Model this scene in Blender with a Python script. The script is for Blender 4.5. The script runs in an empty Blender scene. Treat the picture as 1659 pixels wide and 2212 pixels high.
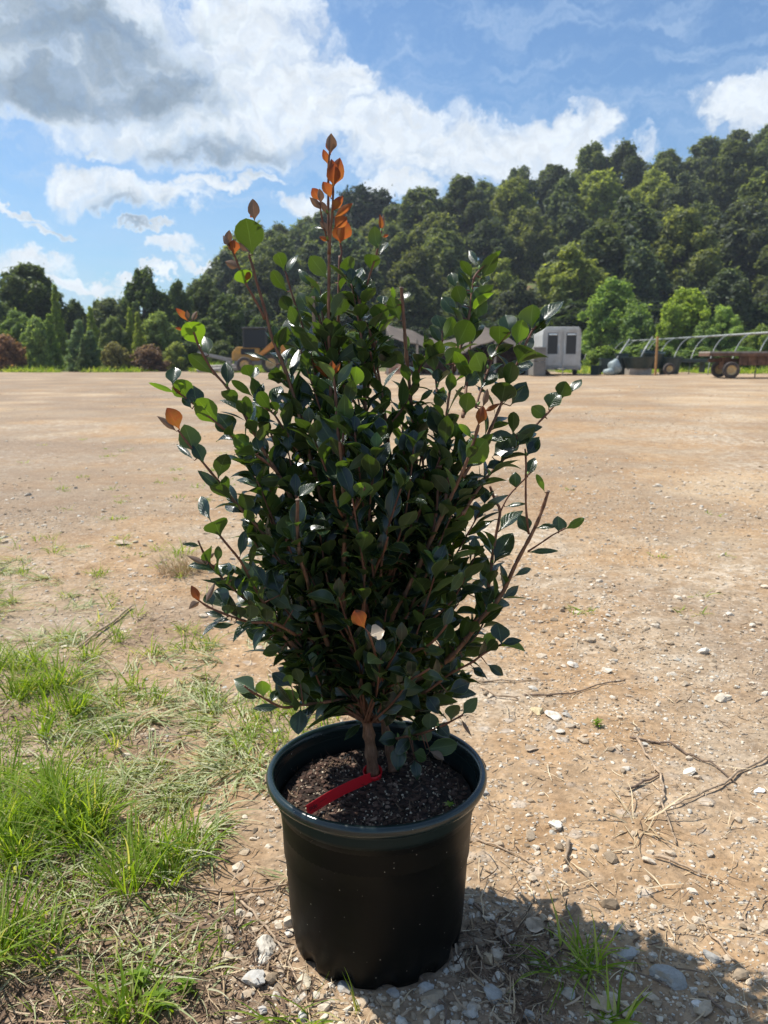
import bpy, math, random
import numpy as np
from mathutils import Vector, Matrix, noise as mnoise
R = math.radians
rng = np.random.default_rng(7); random.seed(7)
scene = bpy.context.scene; col = scene.collection

# ------------------------------------------------------------------ camera, sky, sun
CAM_H, PITCH, FPX = 0.95, R(10.96), 800.0
cam_d = bpy.data.cameras.new("camera"); cam = bpy.data.objects.new("camera", cam_d); col.objects.link(cam)
cam_d.sensor_fit = 'VERTICAL'; cam_d.sensor_height = 36.0; cam_d.lens = FPX / 1024 * 36.0
cam_d.clip_start = 0.02; cam_d.clip_end = 3000
cam.location = (0, 0, CAM_H); cam.rotation_euler = (math.pi / 2 - PITCH, 0, 0)
cam_d.dof.use_dof = True; cam_d.dof.focus_distance = 1.29; cam_d.dof.aperture_fstop = 28.1 / 3.0
scene.camera = cam
scene.view_settings.view_transform = 'Standard'; scene.view_settings.look = 'None'
scene.view_settings.exposure = 0.3; scene.view_settings.gamma = 1.0
K = 768 / 1659.0                       # photograph coordinates were read off a 1659-wide view
CP, SP = math.cos(PITCH), math.sin(PITCH)
def ray(P):
    a = (P[0] * K - 384) / FPX; b = (512 - P[1] * K) / FPX
    return Vector((a, CP + b * SP, -SP + b * CP))
def at(P, D):                          # the point seen at P that lies D metres ahead
    r = ray(P); return Vector((0, 0, CAM_H)) + r * (D / r.y)
def gnd(P, z=0.0):
    r = ray(P); return Vector((0, 0, CAM_H)) + r * ((z - CAM_H) / r.z)
SUN_EL = R(60.5); SUN_DIR = Vector((-.875, .485, 0)).normalized() * math.cos(SUN_EL) + Vector((0, 0, math.sin(SUN_EL)))
sl = bpy.data.lights.new("sun", 'SUN'); sl.energy = 5.0; sl.angle = R(0.53); sl.color = (1.0, .955, .88)
sun = bpy.data.objects.new("sun", sl); col.objects.link(sun)
sun.rotation_euler = (-SUN_DIR).to_track_quat('-Z', 'Y').to_euler(); sun.location = (0, 0, 30)

class NT:                              # a few words of shorthand for node trees
    def __init__(s, tree): s.t = tree; s.n = tree.nodes; s.l = tree.links
    def node(s, ty, **kw):
        n = s.n.new(ty)
        for k, v in kw.items(): setattr(n, k, v)
        return n
    def put(s, sock, v):
        if isinstance(v, bpy.types.NodeSocket): s.l.new(v, sock)
        elif v is not None:
            try: sock.default_value = v
            except Exception: sock.default_value = tuple(v) + (1.0,)
    def m(s, op, a, b=None, c=None, clamp=False):
        n = s.node('ShaderNodeMath', operation=op, use_clamp=clamp)
        s.put(n.inputs[0], a); s.put(n.inputs[1], b); s.put(n.inputs[2], c); return n.outputs[0]
    def vm(s, op, a, b=None):
        n = s.node('ShaderNodeVectorMath', operation=op); s.put(n.inputs[0], a); s.put(n.inputs[1], b)
        return n.outputs['Value'] if op in ('LENGTH', 'DOT_PRODUCT') else n.outputs[0]
    def noise(s, vec, scale, detail=4, rough=.55, dist=0, col=False):
        n = s.node('ShaderNodeTexNoise'); s.put(n.inputs['Vector'], vec); n.inputs['Scale'].default_value = scale
        n.inputs['Detail'].default_value = detail; n.inputs['Roughness'].default_value = rough
        n.inputs['Distortion'].default_value = dist; return n.outputs['Color' if col else 'Fac']
    def step(s, v, a, b, smooth=True):
        n = s.node('ShaderNodeMapRange', interpolation_type='SMOOTHSTEP' if smooth else 'LINEAR'); s.put(n.inputs['Value'], v)
        n.inputs['From Min'].default_value = a; n.inputs['From Max'].default_value = b; return n.outputs[0]
    def mix(s, f, a, b, mode='MIX'):
        n = s.node('ShaderNodeMix', data_type='RGBA', blend_type=mode); s.put(n.inputs[0], f)
        s.put(n.inputs[6], a); s.put(n.inputs[7], b); return n.outputs[2]
    def ramp(s, f, stops):
        n = s.node('ShaderNodeValToRGB'); s.put(n.inputs[0], f); e = n.color_ramp.elements
        while len(e) < len(stops): e.new(.5)
        for q, (p, c) in zip(e, stops): q.position = p; q.color = tuple(c) + (1,)
        return n.outputs[0]
    def bump(s, h, strength, dist, normal=None):
        n = s.node('ShaderNodeBump'); s.put(n.inputs['Height'], h); n.inputs['Strength'].default_value = strength
        n.inputs['Distance'].default_value = dist
        if normal: s.put(n.inputs['Normal'], normal)
        return n.outputs[0]

world = bpy.data.worlds.new("World"); scene.world = world; world.use_nodes = True
w = NT(world.node_tree); w.n.clear()
sky = w.node('ShaderNodeTexSky', sky_type='NISHITA', sun_disc=False, sun_elevation=SUN_EL, altitude=200,
             air_density=1.0, dust_density=1.2, ozone_density=1.5)
sky.sun_rotation = math.atan2(SUN_DIR.x, SUN_DIR.y)
tc = w.node('ShaderNodeTexCoord'); gen = w.vm('NORMALIZE', tc.outputs['Generated'])
sp = w.node('ShaderNodeSeparateXYZ'); w.put(sp.inputs[0], gen)
az = w.m('MULTIPLY', w.m('ARCTAN2', sp.outputs[0], sp.outputs[1]), 180 / math.pi)
el = w.m('MULTIPLY', w.m('ARCSINE', sp.outputs[2]), 180 / math.pi)
cb = w.node('ShaderNodeCombineXYZ'); w.put(cb.inputs[0], az); w.put(cb.inputs[1], el)
flat = cb.outputs[0]
def azel(P):
    r = ray(P).normalized(); return math.degrees(math.atan2(r.x, r.y)), math.degrees(math.asin(r.z))
warp1 = w.vm('SUBTRACT', w.noise(flat, .16, 5, .62, col=True), (.5, .5, .5))
warp2 = w.vm('SUBTRACT', w.noise(flat, .85, 5, .65, col=True), (.5, .5, .5))
pw = w.vm('ADD', flat, w.vm('ADD', w.vm('MULTIPLY', warp1, (9, 7, 0)), w.vm('MULTIPLY', warp2, (1.5, 1.5, 0))))
DEG = .0325
def blobs(lst, vec, p=1.0):
    out = None
    for (x, y, rx, ry) in lst:
        a, e = azel((x, y))
        d = w.vm('SUBTRACT', vec, (a, e, 0)); d = w.vm('MULTIPLY', d, (1 / (rx * DEG), 1 / (ry * DEG), 0))
        v = w.m('SUBTRACT', 1.0, w.vm('LENGTH', d))
        out = v if out is None else w.m('MAXIMUM', out, v)
    return out
CL = [(140, 60, 300, 170), (300, 160, 300, 110), (540, 60, 140, 130), (620, 210, 180, 115), (430, 290, 290, 60), (90, 190, 250, 60),
      (730, 140, 70, 40), (860, 290, 170, 80), (1010, 320, 180, 62), (1190, 290, 120, 58), (1190, 350, 200, 36),
      (190, 385, 85, 36), (300, 430, 130, 34), (395, 430, 75, 34), (215, 305, 34, 20), (60, 552, 95, 28), (165, 596, 60, 16), (360, 545, 80, 20), (430, 575, 60, 12),
      (480, 395, 60, 18), (640, 452, 60, 34), (860, 400, 85, 30), (1660, 225, 130, 55), (290, 590, 80, 12), (20, 455, 70, 10), (560, 385, 50, 14), (110, 480, 60, 10), (330, 500, 70, 9)]
dens = blobs(CL, pw)
fb = w.noise(pw, .40, 7, .60)
dens = w.m('ADD', w.m('MULTIPLY', dens, 1.0), w.m('MULTIPLY', w.m('SUBTRACT', fb, .47), 1.35))
mask_b = w.m('MULTIPLY', w.step(dens, -.26, .48), w.m('MULTIPLY_ADD', w.step(w.noise(pw, .7, 5, .6), .30, .62), .22, .78))
# clouds over the rest of the dome, out of the picture: same kind of sky all round
fbo = w.noise(w.vm('MULTIPLY', gen, (1, 1, 2.2)), 2.6, 8, .6)
behind = w.m('MAXIMUM', w.step(el, 32, 40), w.step(w.m('ABSOLUTE', az), 30, 40))
mask_o = w.m('MULTIPLY', w.step(fbo, .52, .66), behind)
# thin high streaks
st = w.noise(w.vm('MULTIPLY', pw, (.35, 1.6, 1)), .35, 7, .62)
cirr = w.m('MULTIPLY', w.step(st, .42, .74), .50)
low = w.m('MULTIPLY', w.m('SUBTRACT', 1.0, w.step(el, 1, 13)), .55)
lowm = w.m('MULTIPLY', low, w.step(w.noise(w.vm('MULTIPLY', flat, (.3, 1.2, 1)), .35, 5, .6), .30, .62))
cover = w.m('MAXIMUM', w.m('MAXIMUM', mask_b, mask_o), w.m('MAXIMUM', cirr, lowm))
# cloud body tones: grey bellies where the cloud is thick, bright billows
GR = [(240, 120, 190, 75), (70, 180, 190, 60), (60, 60, 170, 80), (470, 335, 250, 32), (250, 465, 150, 28), (620, 330, 120, 24), (120, 200, 120, 40), (330, 200, 130, 34)]
gr = w.m('ADD', w.m('MULTIPLY', blobs(GR, w.vm('ADD', flat, w.vm('MULTIPLY', warp1, (9, 6, 0)))), 1.0), w.m('MULTIPLY', w.m('SUBTRACT', w.noise(w.vm('MULTIPLY', pw, (.7, 1.25, 1)), .34, 5, .55), .47), 3.0))
grey = w.step(gr, -.65, 1.15)
thick = w.step(dens, -.05, .75)
grey = w.m('MULTIPLY', grey, thick)
ccol = w.ramp(grey, [(0, (.74, .80, .86)), (.3, (.55, .635, .72)), (.65, (.35, .43, .52)), (1, (.23, .305, .39))])
tone = w.m('MULTIPLY_ADD', w.noise(pw, .8, 6, .55), .55, .66)
ccol = w.mix(1.0, ccol, w.node('ShaderNodeCombineXYZ').outputs[0], 'MULTIPLY') if False else w.vm('MULTIPLY', ccol, w.vm('MULTIPLY', (1, 1, 1), tone))
SKY_S = .105
skyc = w.vm('MULTIPLY', sky.outputs[0], (SKY_S * .70, SKY_S * .93, SKY_S * 1.10))
ccol = w.mix(w.m('MULTIPLY', w.m('SUBTRACT', 1.0, w.step(w.m('MAXIMUM', mask_b, mask_o), .1, .6)), .75), ccol, (.40, .55, .75))
fin = w.mix(cover, skyc, ccol)
bg = w.node('ShaderNodeBackground'); w.put(bg.inputs[0], fin); bg.inputs[1].default_value = 1.0
wo = w.node('ShaderNodeOutputWorld'); w.l.new(bg.outputs[0], wo.inputs[0])
try: world.cycles.sampling_method = 'MANUAL'; world.cycles.sample_map_resolution = 512
except Exception: pass

# ------------------------------------------------------------------ helpers
def mesh_np(name, V, F, mats=(), parent=None, smooth=False, attrs=None, mat_idx=None, uv=None, tone_attr=None):
    me = bpy.data.meshes.new(name); V = np.asarray(V, dtype=np.float32); 
    if isinstance(F, np.ndarray): Fs = [F]
    else: Fs = F
    loops = np.concatenate([f.reshape(-1) for f in Fs]).astype(np.int32)
    cnt = np.concatenate([np.full(len(f), f.shape[1]) for f in Fs]).astype(np.int32)
    start = np.concatenate([[0], np.cumsum(cnt)[:-1]]).astype(np.int32)
    me.vertices.add(len(V)); me.vertices.foreach_set('co', V.reshape(-1))
    me.loops.add(len(loops)); me.loops.foreach_set('vertex_index', loops)
    me.polygons.add(len(cnt)); me.polygons.foreach_set('loop_start', start)
    if smooth: me.polygons.foreach_set('use_smooth', np.ones(len(cnt), dtype=bool))
    else: me.polygons.foreach_set('use_smooth', np.zeros(len(cnt), dtype=bool))
    for m_ in (mats if isinstance(mats, (list, tuple)) else [mats]): me.materials.append(m_)
    if mat_idx is not None: me.polygons.foreach_set('material_index', np.asarray(mat_idx, dtype=np.int32))
    me.update(calc_edges=True)
    if uv is not None:
        l = me.uv_layers.new(name='UVMap'); l.data.foreach_set('uv', np.asarray(uv, dtype=np.float32)[loops].reshape(-1))
    if tone_attr is not None:
        a = me.attributes.new('tone', 'FLOAT', 'POINT'); a.data.foreach_set('value', np.asarray(tone_attr, dtype=np.float32))
    me.validate()
    o = bpy.data.objects.new(name, me); col.objects.link(o)
    if parent: o.parent = parent
    return o
class MB:
    def __init__(s): s.v = []; s.f = []; s.mi = []; s.m = 0
    def add(s, V, F):
        b = len(s.v); s.v += [tuple(p) for p in V]; s.f += [tuple(i + b for i in q) for q in F]; s.mi += [s.m] * len(F)
    def box(s, c, d, rz=0, taper=1.0):
        x, y, z = [q / 2 for q in d]; P = []
        for k, (i, j) in enumerate([(-1, -1), (1, -1), (1, 1), (-1, 1)] * 2):
            t = taper if k < 4 else 1.0; zz = -z if k < 4 else z; px, py = i * x * t, j * y * t
            P.append((c[0] + px * math.cos(rz) - py * math.sin(rz), c[1] + px * math.sin(rz) + py * math.cos(rz), c[2] + zz))
        s.add(P, [(3, 2, 1, 0), (4, 5, 6, 7), (0, 1, 5, 4), (1, 2, 6, 5), (2, 3, 7, 6), (3, 0, 4, 7)])
    def tube(s, pts, rad, n=8, caps=True):
        pts = [Vector(p) for p in pts]; rr = rad if isinstance(rad, (list, tuple)) else [rad] * len(pts)
        up = Vector((0, 0, 1)); V = []; prev = None
        for i, p in enumerate(pts):
            t = (pts[min(i + 1, len(pts) - 1)] - pts[max(i - 1, 0)])
            t = t.normalized() if t.length > 1e-9 else Vector((0, 0, 1))
            if prev is None:
                a = t.cross(up) if abs(t.z) < .95 else t.cross(Vector((1, 0, 0)))
            else: a = prev - t * prev.dot(t)
            a.normalize(); prev = a; b = t.cross(a)
            for k in range(n):
                q = 2 * math.pi * k / n; V.append(p + (a * math.cos(q) + b * math.sin(q)) * rr[i])
        F = []
        for i in range(len(pts) - 1):
            for k in range(n):
                k2 = (k + 1) % n; F.append((i * n + k, i * n + k2, (i + 1) * n + k2, (i + 1) * n + k))
        if caps: F.append(tuple(range(n))[::-1]); F.append(tuple((len(pts) - 1) * n + k for k in range(n)))
        s.add(V, F)
    def lathe(s, prof, n=48, c=(0, 0, 0), axis='z', mod=None):
        V = []; F = []
        for (r, z) in prof:
            for k in range(n):
                a = 2 * math.pi * k / n; q = mod(r, z, a) if mod else r
                p = (q * math.cos(a), q * math.sin(a), z) if axis == 'z' else ((z, q * math.cos(a), q * math.sin(a)) if axis == 'x' else (q * math.cos(a), z, q * math.sin(a)))
                V.append((p[0] + c[0], p[1] + c[1], p[2] + c[2]))
        for i in range(len(prof) - 1):
            for k in range(n):
                k2 = (k + 1) % n; F.append((i * n + k, i * n + k2, (i + 1) * n + k2, (i + 1) * n + k))
        s.add(V, F)
    def prism(s, poly, y0, y1):        # an outline in x,z pushed from y0 to y1
        n = len(poly); V = [(p[0], y0, p[1]) for p in poly] + [(p[0], y1, p[1]) for p in poly]
        s.add(V, [tuple(range(n)), tuple(range(2 * n - 1, n - 1, -1))] + [((k + 1) % n, k, k + n, (k + 1) % n + n) for k in range(n)])
    def build(s, name, mats, parent=None, smooth=False, bevel=0, xf=None):
        me = bpy.data.meshes.new(name); me.from_pydata(s.v, [], s.f)
        for m_ in (mats if isinstance(mats, (list, tuple)) else [mats]): me.materials.append(m_)
        for p, i in zip(me.polygons, s.mi): p.material_index = i; p.use_smooth = smooth
        me.update(); o = bpy.data.objects.new(name, me); col.objects.link(o)
        if parent: o.parent = parent
        if bevel:
            b = o.modifiers.new('bevel', 'BEVEL'); b.width = bevel; b.segments = 2; b.limit_method = 'ANGLE'; b.angle_limit = R(40)
        return o
def tag(o, label=None, cat=None, group=None, kind=None):
    if label: o['label'] = label
    if cat: o['category'] = cat
    if group: o['group'] = group
    if kind: o['kind'] = kind
    return o
def empty(name, loc=(0, 0, 0), rz=0, label=None, cat=None, group=None):
    o = bpy.data.objects.new(name, None); col.objects.link(o); o.location = loc; o.rotation_euler = (0, 0, rz)
    o.empty_display_size = .1; return tag(o, label, cat, group)
def copy_tree(o, parent=None):
    c = o.copy(); col.objects.link(c); c.parent = parent
    for ch in [x for x in bpy.data.objects if x.parent == o]: copy_tree(ch, c)
    return c
def mat(name, color, rough=.6, metal=0.0, vary=.0, scale=8.0, bump=0.0, dirt=None, spec=.5, coords='Object'):
    m_ = bpy.data.materials.new(name); m_.use_nodes = True; t = NT(m_.node_tree); b = t.n['Principled BSDF']
    b.inputs['Roughness'].default_value = rough; b.inputs['Metallic'].default_value = metal; b.inputs['Specular IOR Level'].default_value = spec
    c = t.node('ShaderNodeTexCoord').outputs[coords]; n = t.noise(c, scale, 6, .6)
    base = t.mix(t.m('MULTIPLY', t.step(n, .35, .7), 1.0), tuple(q * (1 - vary) for q in color), tuple(min(1, q * (1 + vary)) for q in color))
    if dirt: base = t.mix(t.m('MULTIPLY', t.step(t.noise(c, scale * .37, 7, .7), .48, .66), .8), base, dirt)
    t.put(b.inputs['Base Color'], base)
    if bump: t.put(b.inputs['Normal'], t.bump(n, .6, bump))
    return m_

# ------------------------------------------------------------------ ground
HP = [(-3000, 0), (460, 0), (520, 8), (560, 9.7), (700, 10.6), (850, 13.4), (1000, 18), (1200, 21.5), (1659, 27.7), (2600, 30)]
TL = [(-300, 640), (0, 630), (80, 590), (150, 652), (250, 640), (310, 590), (380, 625), (420, 605), (470, 590), (500, 520), (560, 472), (610, 485), (650, 478), (700, 462), (760, 440),
      (850, 436), (900, 415), (940, 402), (1000, 382), (1100, 368), (1200, 340), (1260, 318), (1350, 302), (1400, 315), (1430, 328), (1480, 300), (1560, 278), (1600, 268), (1659, 272), (2000, 260)]
hx = np.array([p[0] for p in HP], float); hy = np.array([p[1] for p in HP], float)
def smooth01(t): t = np.clip(t, 0, 1); return t * t * (3 - 2 * t)
def terrain(x, y):
    x = np.asarray(x, float); y = np.asarray(y, float); yy = np.maximum(y, 1e-3)
    Pq = (x / yy * FPX * .98 + 384) / K
    h = np.interp(np.where(y > 20, Pq, 0), hx, hy) * smooth01((y - 84) / 74) * (y > 60)
    lump = .5 * np.exp(-((y - 57.5) / 1.3) ** 2) * (.55 + .45 * np.sin(x * .9) * np.sin(x * .37 + 1)) * smooth01((-x - 4) / 5)
    return h + lump
def nz(P3, sc, oct=4):
    return mnoise.fractal(Vector(P3) * sc, 1.0, 2.0, oct)
class VN:                              # vectorised value noise
    def __init__(s, seed): s.g = np.random.default_rng(seed).random((256, 256))
    def __call__(s, x, y, sc, octv=4, gain=.5):
        out = 0; amp = 1; tot = 0
        for o in range(octv):
            X = x * sc; Y = y * sc; xi = np.floor(X).astype(int); yi = np.floor(Y).astype(int); fx = X - xi; fy = Y - yi
            fx = fx * fx * (3 - 2 * fx); fy = fy * fy * (3 - 2 * fy); g = s.g
            a = g[xi % 256, yi % 256]; b = g[(xi + 1) % 256, yi % 256]; c = g[xi % 256, (yi + 1) % 256]; d = g[(xi + 1) % 256, (yi + 1) % 256]
            out = out + amp * ((a * (1 - fx) + b * fx) * (1 - fy) + (c * (1 - fx) + d * fx) * fy); tot += amp; amp *= gain; sc *= 2.03
        return out / tot
vn = VN(3); vn2 = VN(11)
POT = Vector((-.012, 1.20, 0)); RR, PH = .178, .297
def near_h(x, y):
    r = np.hypot(x - POT.x, y - POT.y); fade = np.exp(-np.maximum(y - 3, 0) / 4) * smooth01((r - .13) / .12)
    crack = np.abs(vn(x, y, 3.1, 3) - .5); 
    h = (vn(x, y, 2.2, 4) - .5) * .03 + (vn2(x, y, 14, 4) - .5) * .014 + (vn(x + 9, y, 55, 3) - .5) * .005
    h = h - .008 * np.exp(-(crack / .012) ** 2) * smooth01((vn2(x, y, 1.1, 2) - .45) * 6)
    return h * fade + (vn(x, y, .25, 3) - .5) * .05 * smooth01((y - 4) / 6)
def ground_z(x, y): return near_h(np.asarray(x, float), np.asarray(y, float)) + terrain(x, y)
def P_of(x, y):                        # photograph coordinates of ground points
    zc = y * CP + CAM_H * SP; v = (-CAM_H * CP + y * SP)
    return (x / zc * FPX + 384) / K, (512 - v / zc * FPX) / K
NX, NY = 620, 760
tx = np.linspace(-1, 1, NX); ty = np.linspace(-.40, 1, NY)
gx = .42 * np.sinh(tx * 7.4); gy = 1.25 + .42 * np.sinh(ty * 7.4)
X, Y = np.meshgrid(gx, gy); Z = ground_z(X, Y)
idx = np.arange(NX * NY).reshape(NY, NX)
F = np.stack([idx[:-1, :-1], idx[:-1, 1:], idx[1:, 1:], idx[1:, :-1]], -1).reshape(-1, 4)
# where the dark shredded bark litter lies (a real change of cover, follows patches on the ground)
Pq, Pr = P_of(X, np.maximum(Y, .3))
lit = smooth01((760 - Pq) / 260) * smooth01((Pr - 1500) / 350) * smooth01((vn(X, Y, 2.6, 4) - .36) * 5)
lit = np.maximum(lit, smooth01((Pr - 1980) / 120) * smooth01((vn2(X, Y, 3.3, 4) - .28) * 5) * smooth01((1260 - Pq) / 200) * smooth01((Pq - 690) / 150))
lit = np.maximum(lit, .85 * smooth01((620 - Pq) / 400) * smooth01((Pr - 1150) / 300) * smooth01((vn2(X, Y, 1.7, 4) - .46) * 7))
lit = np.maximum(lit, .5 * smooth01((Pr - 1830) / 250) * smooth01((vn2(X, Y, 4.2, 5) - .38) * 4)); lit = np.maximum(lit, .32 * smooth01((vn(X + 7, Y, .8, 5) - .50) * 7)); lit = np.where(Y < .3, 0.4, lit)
far = smooth01((Y - 54 - 5 * (vn(X, Y, .12, 4) - .5) * 2) / 2)
def ground_mat():
    m_ = bpy.data.materials.new('ground'); m_.use_nodes = True; t = NT(m_.node_tree); b = t.n['Principled BSDF']
    g = t.node('ShaderNodeNewGeometry'); pos = g.outputs['Position']
    at_ = t.node('ShaderNodeAttribute', attribute_name='tone').outputs['Fac']
    n1 = t.noise(pos, 1.3, 6, .6); n2 = t.noise(pos, 9, 6, .65); n3 = t.noise(pos, 60, 5, .65); n4 = t.noise(pos, .18, 5, .55)
    sandy = t.ramp(n2, [(.25, (.29, .175, .09)), (.5, (.44, .285, .155)), (.75, (.57, .40, .235))])
    grav = t.ramp(n2, [(.25, (.28, .20, .125)), (.5, (.41, .305, .20)), (.75, (.54, .43, .30))])
    base = t.mix(t.step(n1, .38, .62), sandy, grav)
    # broad drifts of darker damp soil and pale grit
    stretch = t.vm('MULTIPLY', pos, (.9, 1.1, 1))
    drift = t.noise(stretch, .42, 6, .62)
    base = t.mix(t.m('MULTIPLY', t.step(drift, .50, .66), .55), base, (.28, .19, .12))
    base = t.mix(t.m('MULTIPLY', t.step(n4, .50, .60), .45), base, (.64, .47, .29))
    # pale gravel lying in broad patches, coarse enough to read far off
    pg = t.m('MULTIPLY', t.step(t.noise(pos, .33, 6, .62), .47, .62), t.step(t.noise(pos, 13, 4, .7), .47, .60))
    base = t.mix(t.m('MULTIPLY', pg, .75), base, (.66, .56, .43))
    pk = t.m('MULTIPLY', t.step(t.noise(pos, .5, 5, .6), .45, .6), t.step(t.noise(pos, 19, 3, .7), .55, .64))
    base = t.mix(t.m('MULTIPLY', pk, .6), base, (.20, .14, .095))
    sx_ = t.node('ShaderNodeSeparateXYZ'); t.put(sx_.inputs[0], pos)
    gl = t.m('MULTIPLY', t.step(t.m('ADD', sx_.outputs[0], t.m('MULTIPLY', t.noise(pos, .3, 5, .6), 5)), 2.6, -.6), t.step(t.noise(pos, .45, 6, .65), .40, .55))
    base = t.mix(t.m('MULTIPLY', gl, .6), base, (.29, .225, .165))
    # old wheel tracks: long slightly darker and paler curves across the lot
    wv = t.node('ShaderNodeTexWave', wave_type='BANDS', bands_direction='Y'); t.put(wv.inputs['Vector'], t.vm('ADD', t.vm('MULTIPLY', pos, (.28, 1, 1)), t.vm('MULTIPLY', t.noise(pos, .06, 2, .5, col=True), (0, 26, 0)))); wv.inputs['Scale'].default_value = .10; wv.inputs['Distortion'].default_value = 2.5
    tk = t.m('MULTIPLY', t.step(wv.outputs['Fac'], .80, .97), t.step(t.noise(pos, .2, 4), .42, .58)); base = t.mix(t.m('MULTIPLY', tk, .22), base, (.27, .18, .115))
    # small grit and pebbles
    v = t.node('ShaderNodeTexVoronoi', feature='F1'); t.put(v.inputs['Vector'], pos); v.inputs['Scale'].default_value = 75
    peb = t.m('MULTIPLY', t.step(v.outputs['Distance'], .42, .24), t.step(n2, .44, .60))
    sv = t.node('ShaderNodeSeparateColor'); t.put(sv.inputs[0], v.outputs['Color'])
    pcol = t.ramp(sv.outputs[0], [(0, (.22, .17, .13)), (.4, (.42, .33, .24)), (.75, (.58, .50, .40)), (1, (.74, .69, .60))])
    base = t.mix(t.m('MULTIPLY', peb, .8), base, pcol)
    v2 = t.node('ShaderNodeTexVoronoi', feature='F1'); t.put(v2.inputs['Vector'], pos); v2.inputs['Scale'].default_value = 17
    v2.inputs['Randomness'].default_value = 1
    sv2 = t.node('ShaderNodeSeparateColor'); t.put(sv2.inputs[0], v2.outputs['Color'])
    big = t.m('MULTIPLY', t.step(v2.outputs['Distance'], .36, .20), t.step(sv2.outputs[1], .55, .7))
    big = t.m('MULTIPLY', big, t.step(t.noise(stretch, .7, 4, .6), .42, .56))
    base = t.mix(t.m('MULTIPLY', big, .75), base, t.ramp(sv2.outputs[0], [(0, (.36, .30, .24)), (1, (.66, .58, .48))]))
    fine = t.m('MULTIPLY_ADD', n3, 1.3, .22)
    base = t.vm('MULTIPLY', base, t.vm('MULTIPLY', (1, 1, 1), fine))
    # bark litter, weedy strip
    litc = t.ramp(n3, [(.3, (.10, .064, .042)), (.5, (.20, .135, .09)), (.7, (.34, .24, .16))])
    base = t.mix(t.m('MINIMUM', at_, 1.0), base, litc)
    weed = t.ramp(t.noise(pos, 1.1, 5, .65), [(.35, (.20, .125, .08)), (.5, (.14, .15, .06)), (.7, (.10, .17, .045))])
    base = t.mix(t.m('SUBTRACT', at_, 1.0, clamp=True), base, weed)
    t.put(b.inputs['Base Color'], base); b.inputs['Roughness'].default_value = .95; b.inputs['Specular IOR Level'].default_value = .15
    hgt = t.m('ADD', t.m('MULTIPLY', n3, .5), t.m('ADD', t.m('MULTIPLY', peb, .45), t.m('MULTIPLY', big, .8)))
    bn = t.bump(hgt, .9, .006)
    bn = t.bump(t.noise(stretch, 6, 6, .6), .55, .05, bn)
    t.put(b.inputs['Normal'], bn); return m_
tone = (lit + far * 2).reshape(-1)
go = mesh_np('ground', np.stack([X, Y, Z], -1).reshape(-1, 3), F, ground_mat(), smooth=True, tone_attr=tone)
go['kind'] = 'structure'

# ------------------------------------------------------------------ stones and pebbles
def ico(sub):
    import bmesh
    bm = bmesh.new(); bmesh.ops.create_icosphere(bm, subdivisions=sub, radius=1); bm.verts.ensure_lookup_table()
    V = np.array([v.co[:] for v in bm.verts]); Fc = np.array([[v.index for v in f.verts] for f in bm.faces]); bm.free(); return V, Fc
ICO1, ICO2, ICO3 = ico(1), ico(2), ico(3)
def rocks_np(pos, size, base, seed, flat=(.45, .75)):
    r = np.random.default_rng(seed); V0, F0 = base; n = len(pos)
    # a handful of chipped templates: cut the ball with random planes
    T = []
    for k in range(12):
        V = V0.copy()
        for _ in range(9):
            d = r.normal(size=3); d /= np.linalg.norm(d); c = r.uniform(.45, .8); s = V @ d; V = V - np.outer(np.maximum(s - c, 0), d)
        V *= (1 + r.normal(size=(len(V), 1)) * .04); T.append(V)
    T = np.array(T)[r.integers(0, 12, n)]
    T = T * np.stack([r.uniform(.75, 1.25, n), r.uniform(.6, 1.0, n), r.uniform(*flat, n)], -1)[:, None, :]
    a = r.uniform(0, 2 * np.pi, n); ti = r.normal(size=n) * .25; c, s = np.cos(a), np.sin(a)
    x = T[..., 0] * c[:, None] - T[..., 1] * s[:, None]; y = T[..., 0] * s[:, None] + T[..., 1] * c[:, None]
    z = T[..., 2] + x * ti[:, None] * .5
    V = np.stack([x, y, z], -1) * size[:, None, None] + pos[:, None, :]
    Fa = F0[None] + (np.arange(n) * len(V0))[:, None, None]
    return V.reshape(-1, 3), Fa.reshape(-1, 3)
def stone_mat(name, stops, dirt=(.40, .29, .18)):
    m_ = bpy.data.materials.new(name); m_.use_nodes = True; t = NT(m_.node_tree); b = t.n['Principled BSDF']
    g = t.node('ShaderNodeNewGeometry'); oi = t.node('ShaderNodeObjectInfo')
    rn = t.m('FRACT', t.m('ADD', g.outputs['Random Per Island'], oi.outputs['Random']))
    c = t.ramp(rn, stops); n = t.noise(g.outputs['Position'], 160, 5, .65)
    c = t.vm('MULTIPLY', c, t.vm('MULTIPLY', (1, 1, 1), t.m('MULTIPLY_ADD', n, .8, .6)))
    c = t.mix(t.m('MULTIPLY', t.step(t.noise(g.outputs['Position'], 45, 4), .5, .65), .6), c, dirt)
    t.put(b.inputs['Base Color'], c); b.inputs['Roughness'].default_value = .88; b.inputs['Specular IOR Level'].default_value = .25
    t.put(b.inputs['Normal'], t.bump(n, .5, .002)); return m_
M_STONE = stone_mat('gravel_stone', [(0, (.22, .165, .11)), (.3, (.42, .33, .23)), (.55, (.56, .46, .34)), (.8, (.68, .60, .48)), (.93, (.40, .39, .35)), (1, (.66, .60, .50))])
def scatter(n, fn, ylo, yhi, seed, xm=.66):
    r = np.random.default_rng(seed); y = ylo * (yhi / ylo) ** r.random(n * 3); x = r.uniform(-1, 1, n * 3) * (y * xm + .25)
    p = np.clip(fn(x, y), 0, 1); k = r.random(n * 3) < p; x, y = x[k][:n], y[k][:n]
    ok = np.hypot(x - POT.x, y - POT.y) > .145
    return x[ok], y[ok]
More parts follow.
